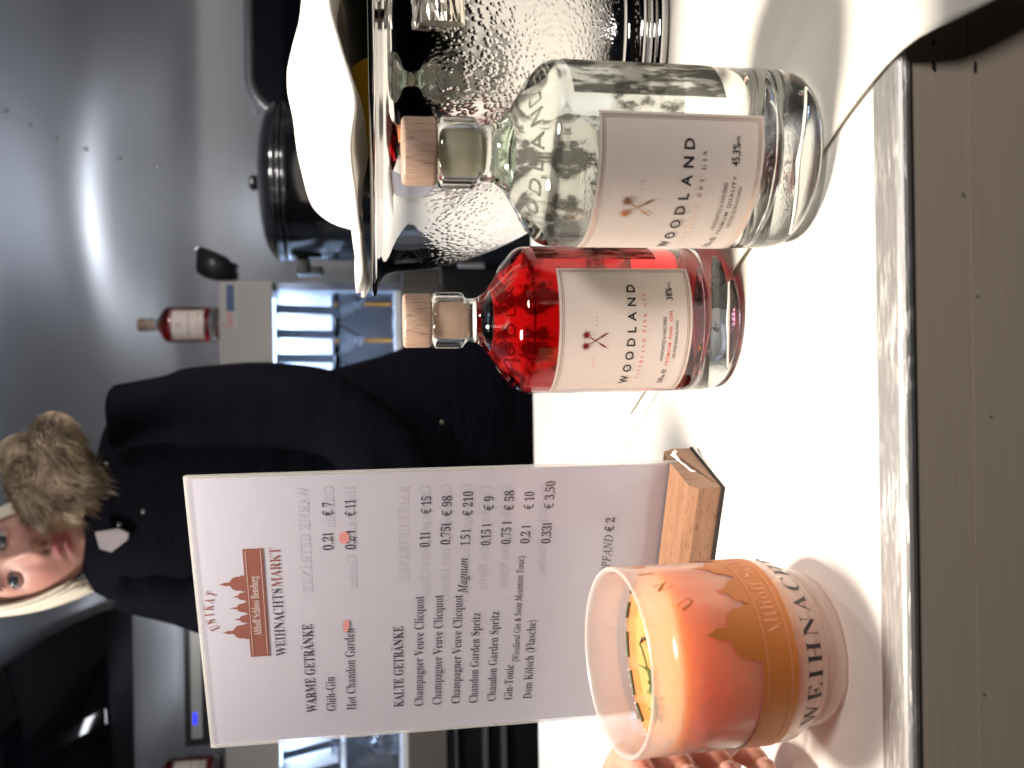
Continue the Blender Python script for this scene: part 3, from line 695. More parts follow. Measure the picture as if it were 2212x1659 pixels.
t.links.new(trl.outputs[0], m1.inputs[1]); t.links.new(dif.outputs[0], m1.inputs[2]); t.links.new(trn.outputs[0], m2.inputs[1]); t.links.new(m1.outputs[0], m2.inputs[2]); t.links.new(frs.outputs[0], m3.inputs[0]); t.links.new(m2.outputs[0], m3.inputs[1]); t.links.new(gls.outputs[0], m3.inputs[2]); t.links.new(m3.outputs[0], o_.inputs['Surface'])
CO = [(0, .0008), (.028, .0004), (.0335, .0004), (.0362, .0022), (.0370, .0052), (.0366, .0080), (.0352, .0098), (.0352, .0110), (.0366, .0128), (.0402, .0165), (.0420, .0210), (.0426, .0280), (.0425, .0500), (.0423, .0900), (.0428, .0970), (.0424, .0985), (.0412, .0987), (.0400, .0975), (.0398, .0940), (.0400, .0820)]
bm = bmesh.new(); lathe(bm, spline(CO, 2), 96); lathe(bm, [(.0398, .0196), (.030, .0184), (0, .0182)], 64); link('glass_wall', bm, m_frost, cup)
m_drink = mat('orange_drink', (1.0, .33, .10), .12, 0, Subsurface_Weight=1.0, Subsurface_Radius=(1.0, .55, .22), Subsurface_Scale=.05)
upl = cup_rot.inverted() @ Vector((0, 0, 1))
bm = bmesh.new(); LQ = [(0, .0200), (.0345, .0212), (.0400, .0250), (.0418, .0310), (.0417, .0500), (.0412, .0760), (.0397, .0795)]
lathe(bm, [(r, z) for r, z in LQ] + [(.0392, .0808), (.020, .0806), (0, .0806)], 96)
for v_ in bm.verts:
    if v_.co.z > .079: v_.co.z -= (upl.x * v_.co.x + upl.y * v_.co.y) / upl.z
link('drink', bm, m_drink, cup)
cphi = math.atan2(-CB.y, -CB.x)
def fcup(x, y, h=.0004):
    # radius of the wall at height y
    zz = [(.0110, .0352), (.0128, .0366), (.0165, .0402), (.0210, .0420), (.0280, .0427), (.0500, .0425), (.0900, .0423), (.1, .0425)]
    rr = zz[0][1]
    for (za, ra), (zb, rb) in zip(zz, zz[1:]):
        if za <= y <= zb: rr = ra + (rb - ra) * (y - za) / (zb - za)
    a = cphi + x / .0425; return Vector(((rr + h) * math.cos(a), (rr + h) * math.sin(a), y))
bm = bmesh.new(); write(bm, 'WEIHNACHTSMARKT', -.0425 * R(53), .0172, .0425 * R(131) / 8 * 13.2, .0083, fcup, 'serif', -.007, .24); link('lettering', bm, m_ink, cup, smooth=False)
m_band = mat('brown_band_print', (.62, .19, .035), .5)
bm = bmesh.new(); LC = .172; X0 = .0425 * R(10) - .247 * LC
n = 90
for k in range(n):
    x0, x1 = -.0425 * math.pi + .085 * math.pi * k / n, -.0425 * math.pi + .085 * math.pi * (k + 1) / n
    if not (-.0425 * R(120) < x0 < .0425 * R(175)): continue
    bm.faces.new([bm.verts.new(fcup(*q)) for q in ((x0, .0306), (x1, .0306), (x1, .0476), (x0, .0476))])
for cx, w_, h, kd in CREST: flatpoly(bm, [(X0 + x * LC, .0476 + y * LC * .70) for x, y in dome(cx, w_, h, kd)], fcup, 0, .004)
for k, ch in enumerate('UNIKAT'):
    V, F = glyphs(ch, 'serif', .002); wd = max(q[0] for q in V); tq = (k - 2.5) / 2.5; xc = X0 + (.485 + tq * .14) * LC; yc = .0905 - .011 * tq * tq; ca = -tq * .55; vs = []
    for vx, vy in V:
        x = (vx - wd / 2) * .0075 * .62; y = vy * .0075; vs.append(bm.verts.new(fcup(xc + x * math.cos(ca) - y * math.sin(ca), min(yc - .006 + x * math.sin(ca) + y * math.cos(ca), .097))))
    for f in F:
        try: bm.faces.new([vs[i] for i in f])
        except ValueError: pass
link('band_print', bm, m_band, cup, smooth=False)
m_band_w = mat('pale_print', (.80, .30, .14), .5)
bm = bmesh.new(); f2 = lambda x, y: fcup(x, y, .0006)
for zz in (.0449, .0336):
    for k in range(60):
        x0 = -.0425 * R(58) + .16 * k / 60; bm.faces.new([bm.verts.new(f2(*q)) for q in ((x0, zz), (x0 + .16 / 60, zz), (x0 + .16 / 60, zz + .0006), (x0, zz + .0006))])
write(bm, 'Althoff Schloss Bensberg', .0425 * R(6), .0366, .098, .0066, f2, 'serif', -.012); link('lettering', bm, m_band_w, cup, smooth=False)
# handle on the far left side
hd = Vector((-.93, .36, 0)).normalized(); m_handle = m_frost
bm = bmesh.new(); hp = [(.041, .080), (.052, .083), (.064, .080), (.072, .068), (.0715, .050), (.064, .034), (.052, .024), (.0405, .022)]
hp = spline(hp, 2); side = Vector((-hd.y, hd.x, 0)); rings = []
for i, q in enumerate(hp):
    a = hp[max(i - 1, 0)]; b = hp[min(i + 1, len(hp) - 1)]; tg = (b - a).normalized(); nn = Vector((-tg.y, tg.x)); ring = []
    for k in range(12):
        th = 2 * math.pi * k / 12; d1 = .0035 * math.cos(th); d2 = .0062 * math.sin(th); p2 = q + nn * d1; ring.append(bm.verts.new(hd * p2.x + side * d2 + Vector((0, 0, p2.y))))
    rings.append(ring)
for A, B in zip(rings, rings[1:]):
    for k in range(12): bm.faces.new((A[k], A[(k + 1) % 12], B[(k + 1) % 12], B[k]))
link('handle', bm, m_handle, cup, recalc=True)
# rosemary sprig; dark dashes shaped as the mug print's reflection
m_herb = mat('rosemary_green', (.10, .17, .035), .5); m_dash = mat('reflection_dash_dark', (.035, .05, .02), .5)
LQZ = .0812
def lq(x, y, dz=0.0): return Vector((x, y, LQZ + dz - (upl.x * x + upl.y * y) / upl.z))
herb = thing('herb_sprig', 'green rosemary sprig floating in the orange drink', 'herb', CB); herb.rotation_mode = 'QUATERNION'; herb.rotation_quaternion = cup_rot
bm = bmesh.new()
stem = [lq(.004, .010, .002), lq(.0035, .006, .0025), lq(-.003, .004, .001), lq(-.012, -.004, .001), lq(-.020, -.012, .0015), lq(-.024, -.017, .004)]
tube(bm, spline(stem, 2), .0006, 6)
for k in range(16):
    t0 = k / 15; p = lq(-.006 - .018 * t0, -.001 - .016 * t0, .001); a = random.uniform(0, 6.28); l_ = random.uniform(.005, .010)
    tube(bm, [p, p + Vector((math.cos(a) * l_ * .6, math.sin(a) * l_ * .6, .001)), p + Vector((math.cos(a) * l_, math.sin(a) * l_, random.uniform(-.001, .003)))], [.0003, .0007, .0002], 5)
link('stem', bm, m_herb, herb)
for spec in ([(.004, .012), (.0065, .010), (.007, .006)], [(-.010, .034), (-.004, .0355), (.002, .036)], [(.010, .035), (.014, .0335), (.018, .031)], [(.024, .028), (.028, .024), (.031, .019)], [(-.026, .025), (-.021, .0285), (-.016, .031)], [(-.034, .012), (-.031, .017), (-.029, .021)]):  # dashes along the back edge imitate reflected print
    bm = bmesh.new(); tube(bm, spline([lq(x, y, .0004) for x, y in spec], 2), .0008, 6); link('reflection_dash', bm, m_dash, herb)
# bubbles along the rim of the drink
m_bub = mat('froth', (.9, .88, .86), .15, 0, Transmission_Weight=.6)
bm = bmesh.new(); random.seed(5)
for k in range(46):
    a = random.uniform(1.3, 3.9); r = .0388 - random.uniform(0, .0012); q = lq(r * math.cos(a), r * math.sin(a), .0002); bmesh.ops.create_icosphere(bm, subdivisions=1, radius=random.uniform(.0004, .0011), matrix=Matrix.Translation(q))
tag(link('froth', bm, m_bub, cup), kind='stuff')

# ---- hand: one skinned body, five fingers closed round the handle
m_skin = mat('skin', (.56, .27, .19), .45, 0, Subsurface_Weight=.25, Subsurface_Radius=(1.0, .25, .12), Subsurface_Scale=.008)
n1 = noise_tex(m_skin, coords(m_skin), 120, 4); L(m_skin, ramp(m_skin, noise_tex(m_skin, coords(m_skin), 35, 3), [(.3, (.50, .19, .14)), (.7, (.60, .32, .23))]), bsdf(m_skin).inputs['Base Color']); bump(m_skin, n1, .25, .0012)
def skinned(name, verts, edges, mats, parent, root=0, levels=2):
    bm = bmesh.new(); lay = bm.verts.layers.skin.verify(); vs = []
    for (p, r) in verts:
        v_ = bm.verts.new(p); v_[lay].radius = (r, r) if not isinstance(r, tuple) else r; vs.append(v_)
    for a, b in edges: bm.edges.new((vs[a], vs[b]))
    vs[root][lay].use_root = True
    me = bpy.data.meshes.new(name); bm.to_mesh(me); bm.free(); o = bpy.data.objects.new(name, me); COL.objects.link(o)
    md = o.modifiers.new('s', 'SKIN'); md.use_smooth_shade = True; md.branch_smoothing = .4; sb = o.modifiers.new('b', 'SUBSURF'); sb.levels = levels; sb.render_levels = levels
    dg = bpy.context.evaluated_depsgraph_get(); nm = bpy.data.meshes.new_from_object(o.evaluated_get(dg)); o.modifiers.clear(); o.data = nm; bpy.data.meshes.remove(me)
    for f in nm.polygons: f.use_smooth = True
    nm.materials.clear()
    for mm in mats: nm.materials.append(mm)
    if parent: o.parent = parent
    return o
hand = thing('person', 'person out of frame, only the hand holding the frosted mug by its handle', 'person', (0, 0, 0))
HC = CB + ax * .052                 # handle level
def H(dx, dy, dz): return Vector((CB.x + dx, CB.y + dy, dz))
V, Ed = [], []
def addv(p, r): V.append((p, r)); return len(V) - 1
wr = addv(H(-.150, -.030, .030), (.026, .020)); fo = addv(H(-.21, -.13, -.03), (.033, .028)); fo2 = addv(H(-.28, -.26, -.10), (.038, .034)); Ed += [(wr, fo), (fo, fo2)]
pm = addv(H(-.120, -.004, .048), (.028, .020)); Ed.append((wr, pm))
kn = addv(H(-.103, .022, .052), (.026, .016)); Ed.append((pm, kn))
for i, (hz, ln, rr) in enumerate(((.086, 1.0, .0088), (.066, 1.06, .0092), (.046, 1.0, .0088), (.027, .86, .0078))):
    a = addv(H(-.100, .036, hz), rr * 1.08); b = addv(H(-.078, .046 - .002 * i, hz + .002), rr); c_ = addv(H(-.060, .030, hz + .001), rr * .94); d = addv(H(-.0575, .012 - .004 * ln, hz - .001), rr * .86); e2 = addv(H(-.063, -.004 * ln, hz - .002), rr * .70)
    Ed += [(kn, a), (a, b), (b, c_), (c_, d), (d, e2)]
ta = addv(H(-.112, -.018, .068), .0125); tb = addv(H(-.094, -.022, .090), .0100); tc = addv(H(-.073, -.010, .099), .0090); td = addv(H(-.061, .002, .098), .0072); Ed += [(pm, ta), (ta, tb), (tb, tc), (tc, td)]
skinned('hand', V, Ed, [m_skin], hand, pm)
m_nail = mat('fingernail', (.66, .36, .30), .25)
for i, hz in enumerate((.085, .065, .045, .026)):
    bm = bmesh.new(); bmesh.ops.create_uvsphere(bm, u_segments=12, v_segments=8, radius=1.0, matrix=Matrix.Translation(H(-.0575, .001 - .002, hz - .001)) @ Matrix.Rotation(R(-20), 4, 'Z') @ Matrix.Diagonal((.0035, .0055, .0048, 1))); link('fingernail', bm, m_nail, hand)
m_sleeve = mat('dark_sleeve', (.03, .03, .035), .9)
bm = bmesh.new(); a, b = H(-.235, -.175, -.055), H(-.33, -.36, -.15); tube(bm, [a, a * .7 + b * .3, b], [.046, .052, .058], 20, False); tube(bm, [a, a * .96 + b * .04], [.040, .046], 20, False); link('sleeve', bm, m_sleeve, hand)

# ================================================================== CLOTH ON THE COUNTER, ICE BUCKET
m_cloth = mat('white_table_linen', (.80, .775, .71), .85, 0, Sheen_Weight=.2)
wv = N(m_cloth, 'ShaderNodeTexWave'); wv.inputs['Scale'].default_value = 260; wv.inputs['Distortion'].default_value = .8; L(m_cloth, coords(m_cloth, (1, .25, .25), 'Object', (0, 0, .5)), wv.inputs['Vector']); bump(m_cloth, wv.outputs['Fac'], .12, .0004)
cl = bmesh.new()
A = atz(1778, 340); B = atz(1881, 202); dirv = Vector((B.x - A.x, B.y - A.y)).normalized(); perp = Vector((-dirv.y, dirv.x))     # edge runs to the front right; cloth lies on its right
if perp.x < 0: perp = -perp
EDGE_Y = .3165
def cloth_pt(s, q):
    p = Vector((A.x, A.y)) + dirv * s + perp * q
    hgt = .0022 + .0010 * noise.noise((p.x * 16, p.y * 16, 0)) + .0006 * noise.noise((p.x * 50, p.y * 40, 3))
    hgt += .0035 * math.exp(-((q - .055 - .02 * math.sin(s * 9)) / .006) ** 2) * max(0, 1 - abs(s - .02) / .11)
    if p.y < EDGE_Y:
        ov = EDGE_Y - p.y; rb = .012
        a = min(ov / rb, math.pi / 2); dn = rb * (1 - math.cos(a)) + max(0, ov - rb * math.pi / 2); fw = rb * math.sin(a)
        wob = .004 * math.sin(p.x * 40) * min(1, ov / .05)
        return Vector((p.x, EDGE_Y - fw - .004 + wob * .5, hgt - dn))
    return Vector((p.x, p.y, hgt))
ns, nq = 90, 70; grid = []
for i in range(ns + 1):
    row = []
    for j in range(nq + 1):
        s = -.34 + .62 * i / ns; q = .55 * (j / nq) ** 1.3
        q += .0012 * math.sin(s * 60) * (1 if j == 0 else 0)
        row.append(cl.verts.new(cloth_pt(s, q)))
    grid.append(row)
for i in range(ns):
    for j in range(nq): cl.faces.new((grid[i][j], grid[i + 1][j], grid[i + 1][j + 1], grid[i][j + 1]))
cloth = link('linen_cloth', cl, m_cloth, None, recalc=True)
md = cloth.modifiers.new('thickness', 'SOLIDIFY'); md.thickness = .0012; md.offset = -1
tag(cloth, 'white linen cloth under the ice bucket, its corner hanging over the counter edge', 'cloth')

BC = Vector((.262, .682, .004))
bk = thing('ice_bucket', 'large polished steel champagne bowl with condensation drops on its side', 'ice bucket', BC)
m_steel = mat('polished_steel', (.60, .60, .605), .035, 1.0)
vo = N(m_steel, 'ShaderNodeTexVoronoi'); vo.inputs['Scale'].default_value = 320; vo.inputs['Randomness'].default_value = 1; L(m_steel, coords(m_steel, (1, 1, .75)), vo.inputs['Vector'])
dr = N(m_steel, 'ShaderNodeMapRange'); dr.interpolation_type = 'SMOOTHSTEP'; dr.inputs['From Min'].default_value = .62; dr.inputs['From Max'].default_value = .10; L(m_steel, vo.outputs['Distance'], dr.inputs['Value'])
sx_ = N(m_steel, 'ShaderNodeSeparateXYZ'); L(m_steel, coords(m_steel), sx_.inputs[0])
ms = ramp(m_steel, sx_.outputs['Z'], [(.028, 0.0), (.05, 1.0), (.150, 1.0), (.172, 0.0)])
pn = ramp(m_steel, noise_tex(m_steel, coords(m_steel, (1, 1, .6)), 9, 3), [(.33, 0.0), (.42, 1.0)])
k1 = N(m_steel, 'ShaderNodeMath'); k1.operation = 'MULTIPLY'; L(m_steel, dr.outputs[0], k1.inputs[0]); L(m_steel, ms, k1.inputs[1]); k2 = N(m_steel, 'ShaderNodeMath'); k2.operation = 'MULTIPLY'; L(m_steel, k1.outputs[0], k2.inputs[0]); L(m_steel, pn, k2.inputs[1])
bump(m_steel, k2.outputs[0], .36, .0013)
L(m_steel, ramp(m_steel, ms, [(0, .03), (1, .17)]), bsdf(m_steel).inputs['Roughness'])
BP = [(0, .004), (.098, .004), (.1105, .0), (.1125, .002), (.1125, .0075), (.108, .0095), (.1035, .0105), (.1035, .0125), (.1075, .0140), (.1085, .0180), (.104, .0215), (.098, .0255), (.100, .031), (.112, .042), (.130, .064), (.1455, .091), (.158, .119), (.1665, .148), (.1702, .170), (.1712, .188), (.1740, .1965), (.1815, .2008), (.1885, .2022), (.1912, .2030), (.1912, .2055), (.1890, .2070), (.1815, .2055), (.1690, .196), (.1665, .172), (.162, .146), (.152, .114), (.138, .086), (.118, .058), (.09, .040), (0, .038)]
bm = bmesh.new(); lathe(bm, spline(BP, 2), 160); link('bowl', bm, m_steel, bk)
# knurled handle on the near right side
m_knurl = mat('knurled_metal', (.66, .62, .56), .3, 1.0)
kp = at(955, 28, .50) - BC; kd = Vector((kp.x, kp.y, 0)).normalized()
bm = bmesh.new(); nu, nv = 48, 16; rings = []
kax = Vector((-kd.y, kd.x, 0)); ko = Vector((kp.x, kp.y, kp.z))
for j in range(nv + 1):
    l_ = -.006 + .075 * j / nv; ring = []
    for i in range(nu):
        a = 2 * math.pi * i / nu; r = .0125 + .0011 * (abs(math.sin(6 * a + l_ * 260)) + abs(math.sin(6 * a - l_ * 260)) - 1)
        ring.append(bm.verts.new(ko + kax * l_ + (kd * math.cos(a) + Vector((0, 0, 1)) * math.sin(a)) * r))
    rings.append(ring)
for A_, B_ in zip(rings, rings[1:]):
    for i in range(nu): bm.faces.new((A_[i], A_[(i + 1) % nu], B_[(i + 1) % nu], B_[i]))
bm.faces.new(rings[0][::-1]); bm.faces.new(rings[-1])
hnd = link('handle', bm, m_knurl, bk, recalc=True, smooth=False)
bm = bmesh.new()
for l_ in (.004, .062):
    p = ko + kax * l_; tube(bm, [p, p - kd * .034], .005, 12)
split_link('handle_post', bm, m_steel, hnd)

# champagne bottles cooling in the bowl
m_dkglass = mat('dark_bottle_glass', (.006, .010, .007), .06, 0)
m_yel = mat('yellow_label', (.80, .50, .02), .5)
CP = [(0, 0), (.040, 0), (.044, .004), (.044, .135), (.042, .155), (.032, .19), (.021, .218), (.0155, .245), (.0150, .285), (0, .286)]
def champ(label, p0, p1, spin):
    t = thing('champagne_bottle', label, 'bottle', BC + Vector(p0), group='champagne bottles in the bowl')
    q = Vector((0, 0, 1)).rotation_difference((Vector(p1) - Vector(p0)).normalized()) @ Matrix.Rotation(spin, 3, 'Z').to_quaternion()
    t.rotation_mode = 'QUATERNION'; t.rotation_quaternion = q
    bm = bmesh.new(); lathe(bm, spline(CP, 1), 48); link('glass_body', bm, m_dkglass, t)
    bm = bmesh.new(); lathe(bm, [(.0443, .022), (.0443, .085)], 48); link('paper_label', bm, m_yel, t)
    bm = bmesh.new(); lathe(bm, [(.0345, .187), (.0160, .250), (.0155, .286), (0, .2865)], 32); link('neck_foil', bm, m_yel, t)
    return t
champ('yellow labelled champagne bottle lying under the napkin along the front rim of the bowl', (-.125, -.070, .168), (.16, -.080, .192), 0)
champ('champagne bottle lying at the back of the bowl, hidden by the napkin', (.125, .045, .165), (-.15, .055, .165), 0)

# napkin thrown over the bottles
m_nap = mat('white_napkin', (.82, .79, .73), .9, 0, Sheen_Weight=.15)
bump(m_nap, noise_tex(m_nap, coords(m_nap), 60, 4), .3, .002)
bm = bmesh.new(); nx_, ny_ = 110, 90; grid = []
def sstep(a, b, x): t = min(1, max(0, (x - a) / (b - a))); return t * t * (3 - 2 * t)
for i in range(nx_ + 1):
    row = []
    for j in range(ny_ + 1):
        # rounded sheet, wavy outline
        uu, vv = i / nx_ * 2 - 1, j / ny_ * 2 - 1
        ex, ey = uu * math.sqrt(1 - .28 * vv * vv), vv * math.sqrt(1 - .28 * uu * uu)
        x = .235 + .165 * ex + .006 * noise.noise((vv * 3, 1, 0)); y = .655 + .142 * ey + .006 * noise.noise((uu * 4, 5, 0))
        dx = (x - .205) / (.105 if x > .205 else .086); dy = (y - .655) / .115; d = math.sqrt(dx * dx + dy * dy) + .05 * noise.noise((x * 14, y * 14, 1))
        hem = .2185 + .075 * (x - .09) + .0035 * math.sin(x * 60 + y * 25) * sstep(.7, 1.3, d)
        z = hem + (.262 - hem) * math.sqrt(max(0, 1 - min(1, d) ** 5)) - .012 * max(0, x - .21) / .08 * (1 - sstep(.6, 1.0, d))
        z += .0025 * noise.noise((x * 30, y * 30, 4)) + .004 * noise.noise((x * 12, y * 12, 9))
        tk = math.exp(-(((x - .135) * .6 + (y - .565) * .8) / .010) ** 2) * sstep(.45, .8, d) * (1 - sstep(1.0, 1.2, d)); z -= .006 * tk
        tk2 = math.exp(-(((x - .150) * .75 + (y - .565) * .66) / .007) ** 2) * sstep(.5, .8, d) * (1 - sstep(.95, 1.1, d)); z -= .004 * tk2
        row.append(bm.verts.new((x, y, z)))
    grid.append(row)
for i in range(nx_):
    for j in range(ny_): bm.faces.new((grid[i][j], grid[i + 1][j], grid[i + 1][j + 1], grid[i][j + 1]))
nap = link('napkin', bm, m_nap, None, recalc=True); md = nap.modifiers.new('thickness', 'SOLIDIFY'); md.thickness = .0022; md.offset = -1
tag(nap, 'white linen napkin heaped over the bottles in the steel bowl', 'napkin')

# ================================================================== BEHIND THE BAR
m_grey = mat('grey_cabinet', (.30, .285, .27), .5)
m_dark = mat('black_cabinet', (.008, .008, .010), .35)
m_white = mat('white_rail', (.74, .78, .82), .4)
m_nichew = mat('niche_grey', (.20, .21, .24), .6)
m_chrome = mat('dull_chrome', (.45, .44, .43), .3, .9)
YF = 2.15
FX1 = at(590, 608, YF).x; zT = at(475, 800, YF).z; zB = at(590, 800, YF).z; zS1 = at(856, 900, YF).z; zS0 = at(871, 900, YF).z; zD = at(965, 1600, YF).z
cab = thing('back_cabinet', 'grey glassware cabinet with blue lit open niche behind the bar', 'cabinet', (-.4, YF, zD))
def Cb(o): o.parent = cab; o.matrix_parent_inverse = Matrix.Translation((.4, -YF, -zD)); return o
bm = bmesh.new(); box(bm, (-1.3, YF, zB), (FX1, YF + .02, zT - .0), .002); Cb(link('fascia', bm, m_grey, smooth=False)); bm = bmesh.new(); box(bm, (-1.3, YF + .0205, zT - .02), (FX1, YF + .42, zT - .001)); Cb(link('top_board', bm, m_grey, smooth=False))
bm = bmesh.new(); box(bm, (-1.3, YF + .34, zD), (FX1 - .0205, YF + .36, zT - .021)); Cb(link('back_board', bm, m_nichew, smooth=False)); bm = bmesh.new(); box(bm, (FX1 - .02, YF + .021, zD), (FX1, YF + .36, zT - .021)); Cb(link('side_board', bm, m_nichew, smooth=False))
bm = bmesh.new(); box(bm, (-1.3, YF - .002, zS0), (FX1 - .021, YF + .335, zS1), .002); Cb(link('shelf', bm, m_white, smooth=False))
bm = bmesh.new(); box(bm, (-1.3, YF, zD), (FX1 + .03, YF + .02, zS0 - .002), .002); Cb(link('drawer_front', bm, mat('drawer_brown_grey', (.13, .115, .105), .5), smooth=False))
# ribbed rack under the fascia, tilted back, lit from above
zR = at(722, 900, YF + .09).z
bm = bmesh.new(); xx = -1.28
while xx < FX1 - .03:
    M = Matrix.Translation((xx, YF + .055, zB + .004)) @ Matrix.Rotation(R(24), 4, 'X')
    box(bm, (0, 0, -(zB - zR) * 1.1), (.040, .012, 0), .003, M); xx += .062
[Cb(o) for o in split_link('rack_slat', bm, m_white)]
bm = bmesh.new(); zb_ = at(730, 900, YF + .10).z; box(bm, (-1.3, YF + .10, zb_ - .006), (FX1 - .021, YF + .125, zb_ + .006), .002); Cb(link('rail', bm, m_white, smooth=False))
# LED strip housing behind the fascia
bm = bmesh.new(); box(bm, (-.93, YF + .022, zB - .002), (.22, YF + .05, zB + .012)); ls2 = Cb(link('led_strip', bm, mat('led_white', (.8, .85, .9), .4), smooth=False))
bsdf(MATS['led_white']).inputs['Emission Color'].default_value = (.55, .72, 1, 1); bsdf(MATS['led_white']).inputs['Emission Strength'].default_value = 3
# sticker
bm = bmesh.new()
s0 = at(484, 712, YF - .001); s1 = at(514, 612, YF - .001)
stk = bmesh.new(); box(stk, (s0.x, YF - .0012, s1.z), (s1.x, YF - .0002, s0.z)); sk = Cb(link('sticker', stk, mat('sticker_grey', (.34, .33, .32), .5), smooth=False))
b0 = at(489, 672, YF - .002); b1 = at(505, 616, YF - .002)
bm = bmesh.new(); box(bm, (b0.x, YF - .0020, b1.z), (b1.x, YF - .0013, b0.z)); o = link('blue_field', bm, mat('sticker_blue', (.012, .035, .14), .5), sk, smooth=False)
bm = bmesh.new(); r0 = at(503, 710, YF); r1 = at(503, 676, YF); write(bm, 'Son', r0.x, r0.z, r1.x - r0.x, .020, lambda x, y: Vector((x, YF - .0016, y)), 'italic', .01); link('lettering', bm, mat('sticker_red', (.45, .05, .04), .5), sk, smooth=False)
bm = bmesh.new(); write(bm, 'KNOSIA', b0.x + .006, b1.z + .005, b1.x - b0.x - .012, b0.z - b1.z - .010, lambda x, y: Vector((x, YF - .0024, y)), 'sans', .0); link('lettering', bm, mat('sticker_pale', (.10, .14, .22), .5), sk, smooth=False)

# stemmed glasses
m_thin = glassmat('thin_glass', (.97, .985, 1), 1.45)
def stemware(name, label, loc, coupe, up=True, group='glasses in the lit cabinet niche'):
    t = thing(name, label, 'glass', loc, (0, 0, 0) if up else (math.pi, 0, 0), group)
    bm = bmesh.new()
    if coupe: pr = [(.0045, .072), (.010, .078), (.052, .148), (.0515, .149), (.0095, .0805), (0, .079)]
    else: pr = [(.004, .085), (.018, .092), (.036, .112), (.040, .135), (.035, .165), (.033, .172), (.0322, .172), (.034, .165), (.039, .135), (.035, .113), (.017, .094), (0, .090)]
    lathe(bm, spline(pr, 1), 40); link('bowl', bm, m_thin, t)
    bm = bmesh.new(); lathe(bm, [(.0042, .004), (.0040, .04), (.0045, .0722 if coupe else .0852)], 20); link('stem', bm, mat('golden_stem', (.75, .36, .05), .25, .6) if coupe else m_thin, t)
    bm = bmesh.new(); lathe(bm, [(0, 0), (.030, 0), (.0305, .0015), (.006, .005), (0, .005)], 40); link('foot', bm, m_thin, t)
    return t
yg = YF + .10
for X, Y, lab in [(857, 657, 'coupe glass with golden stem, rightmost on the lit shelf behind the pink bottle stopper'), (857, 735, 'coupe glass with golden stem on the lit shelf, between the rightmost one and the bartender'), (857, 812, 'coupe glass with golden stem half hidden by the dark coat on the lit shelf')]:
    p = at(X, Y, yg); stemware('coupe_glass', lab, (p.x, yg, zS1 + .001), True)
for X, Y, lab in [(870, 1596, 'wine glass hung upside down in the lit niche, left of the menu board'), (870, 1530, 'upside down wine glass in the lit niche partly covered by the menu board edge')]:
    p = at(X, Y, yg); stemware('wine_glass', lab, (p.x, yg, zS1 + .174), False, False)

# black fridge under the cabinet
fr_ = thing('undercounter_fridge', 'black undercounter fridge with dull chrome rails below the lit cabinet', 'fridge', (-.4, YF, -.95))
def Fr(o): o.parent = fr_; o.matrix_parent_inverse = Matrix.Translation((.4, -YF, .95)); return o
bm = bmesh.new(); box(bm, (-1.3, YF + .01, -.95), (FX1 + .5, YF + .40, zD - .003), .004); Fr(link('body', bm, m_dark, smooth=False))
for Xp, th in ((986, .006), (1048, .012), (1088, .012)):
    z0 = at(Xp, 1600, YF).z; bm = bmesh.new(); box(bm, (-1.25, YF - .012, z0 - th / 2), (-.30, YF + .008, z0 + th / 2), .002); Fr(link('rail', bm, m_chrome if Xp < 1000 else mat('grey_trim', (.10, .10, .11), .4), smooth=False))
pc = thing('paper_note', 'white paper card leaning on the black fridge beside the steel bowl', 'card', (0, 0, 0))
q0 = at(1046, 577, YF - .02); q1 = at(990, 549, YF - .02); bm = bmesh.new(); box(bm, (q0.x, YF - .02, q0.z), (q1.x, YF - .004, q1.z), .001); link('card', bm, mat('card_white', (.78, .76, .70), .8), pc, smooth=False)

# kettle boiler
kc = at(800, 400, 2.0); kz = at(565, 400, 1.85).z
kt = thing('drinks_boiler', 'round black mulled wine boiler with glossy lid, beside the lit cabinet', 'boiler', (kc.x, 2.0, zD + .0))
m_kb = mat('gloss_black_enamel', (.006, .006, .008), .12, 0, Coat_Weight=.5)
KR = .172; HT = kz - zD + .02
bm = bmesh.new(); lathe(bm, spline([(0, 0), (KR - .01, 0), (KR, .01), (KR, HT - .075), (KR + .004, HT - .07), (KR + .004, HT - .06), (KR - .004, HT - .056), (0, HT - .056)], 1), 96); link('body', bm, m_kb, kt)
bm = bmesh.new(); lathe(bm, spline([(KR + .002, HT - .052), (KR + .006, HT - .045), (KR + .002, HT - .035), (KR - .012, HT - .020), (KR - .05, HT - .006), (.03, HT), (0, HT)], 2), 96); lid = link('lid', bm, m_kb, kt)
bm = bmesh.new(); lathe(bm, [(KR + .0045, HT - .0545), (KR + .0065, HT - .0535), (KR + .0045, HT - .0525)], 96); link('lid_rim', bm, mat('bright_steel', (.75, .76, .78), .12, 1), lid)
bm = bmesh.new(); lathe(bm, [(0, HT), (.014, HT), (.018, HT + .018), (.012, HT + .024), (0, HT + .024)], 24); link('lid_knob', bm, m_kb, lid)
bm = bmesh.new()
for sg in (-1, 1):
    box(bm, (sg * (KR + .018) - .018, -.03, HT - .105), (sg * (KR + .018) + .018, .03, HT - .078), .005); box(bm, (sg * (KR + .026) - .009, -.02, HT - .135), (sg * (KR + .026) + .009, .02, HT - .104), .004)
split_link('side_handle', bm, m_housing, kt)
bm = bmesh.new(); box(bm, (-.16, -.16, -.97 - zD), (.16, .16, -.002)); 
st = thing('boiler_table', 'black side table carrying the mulled wine boiler', 'table', (kc.x, 2.0, zD))
link('body', bm, m_dark, st, smooth=False)
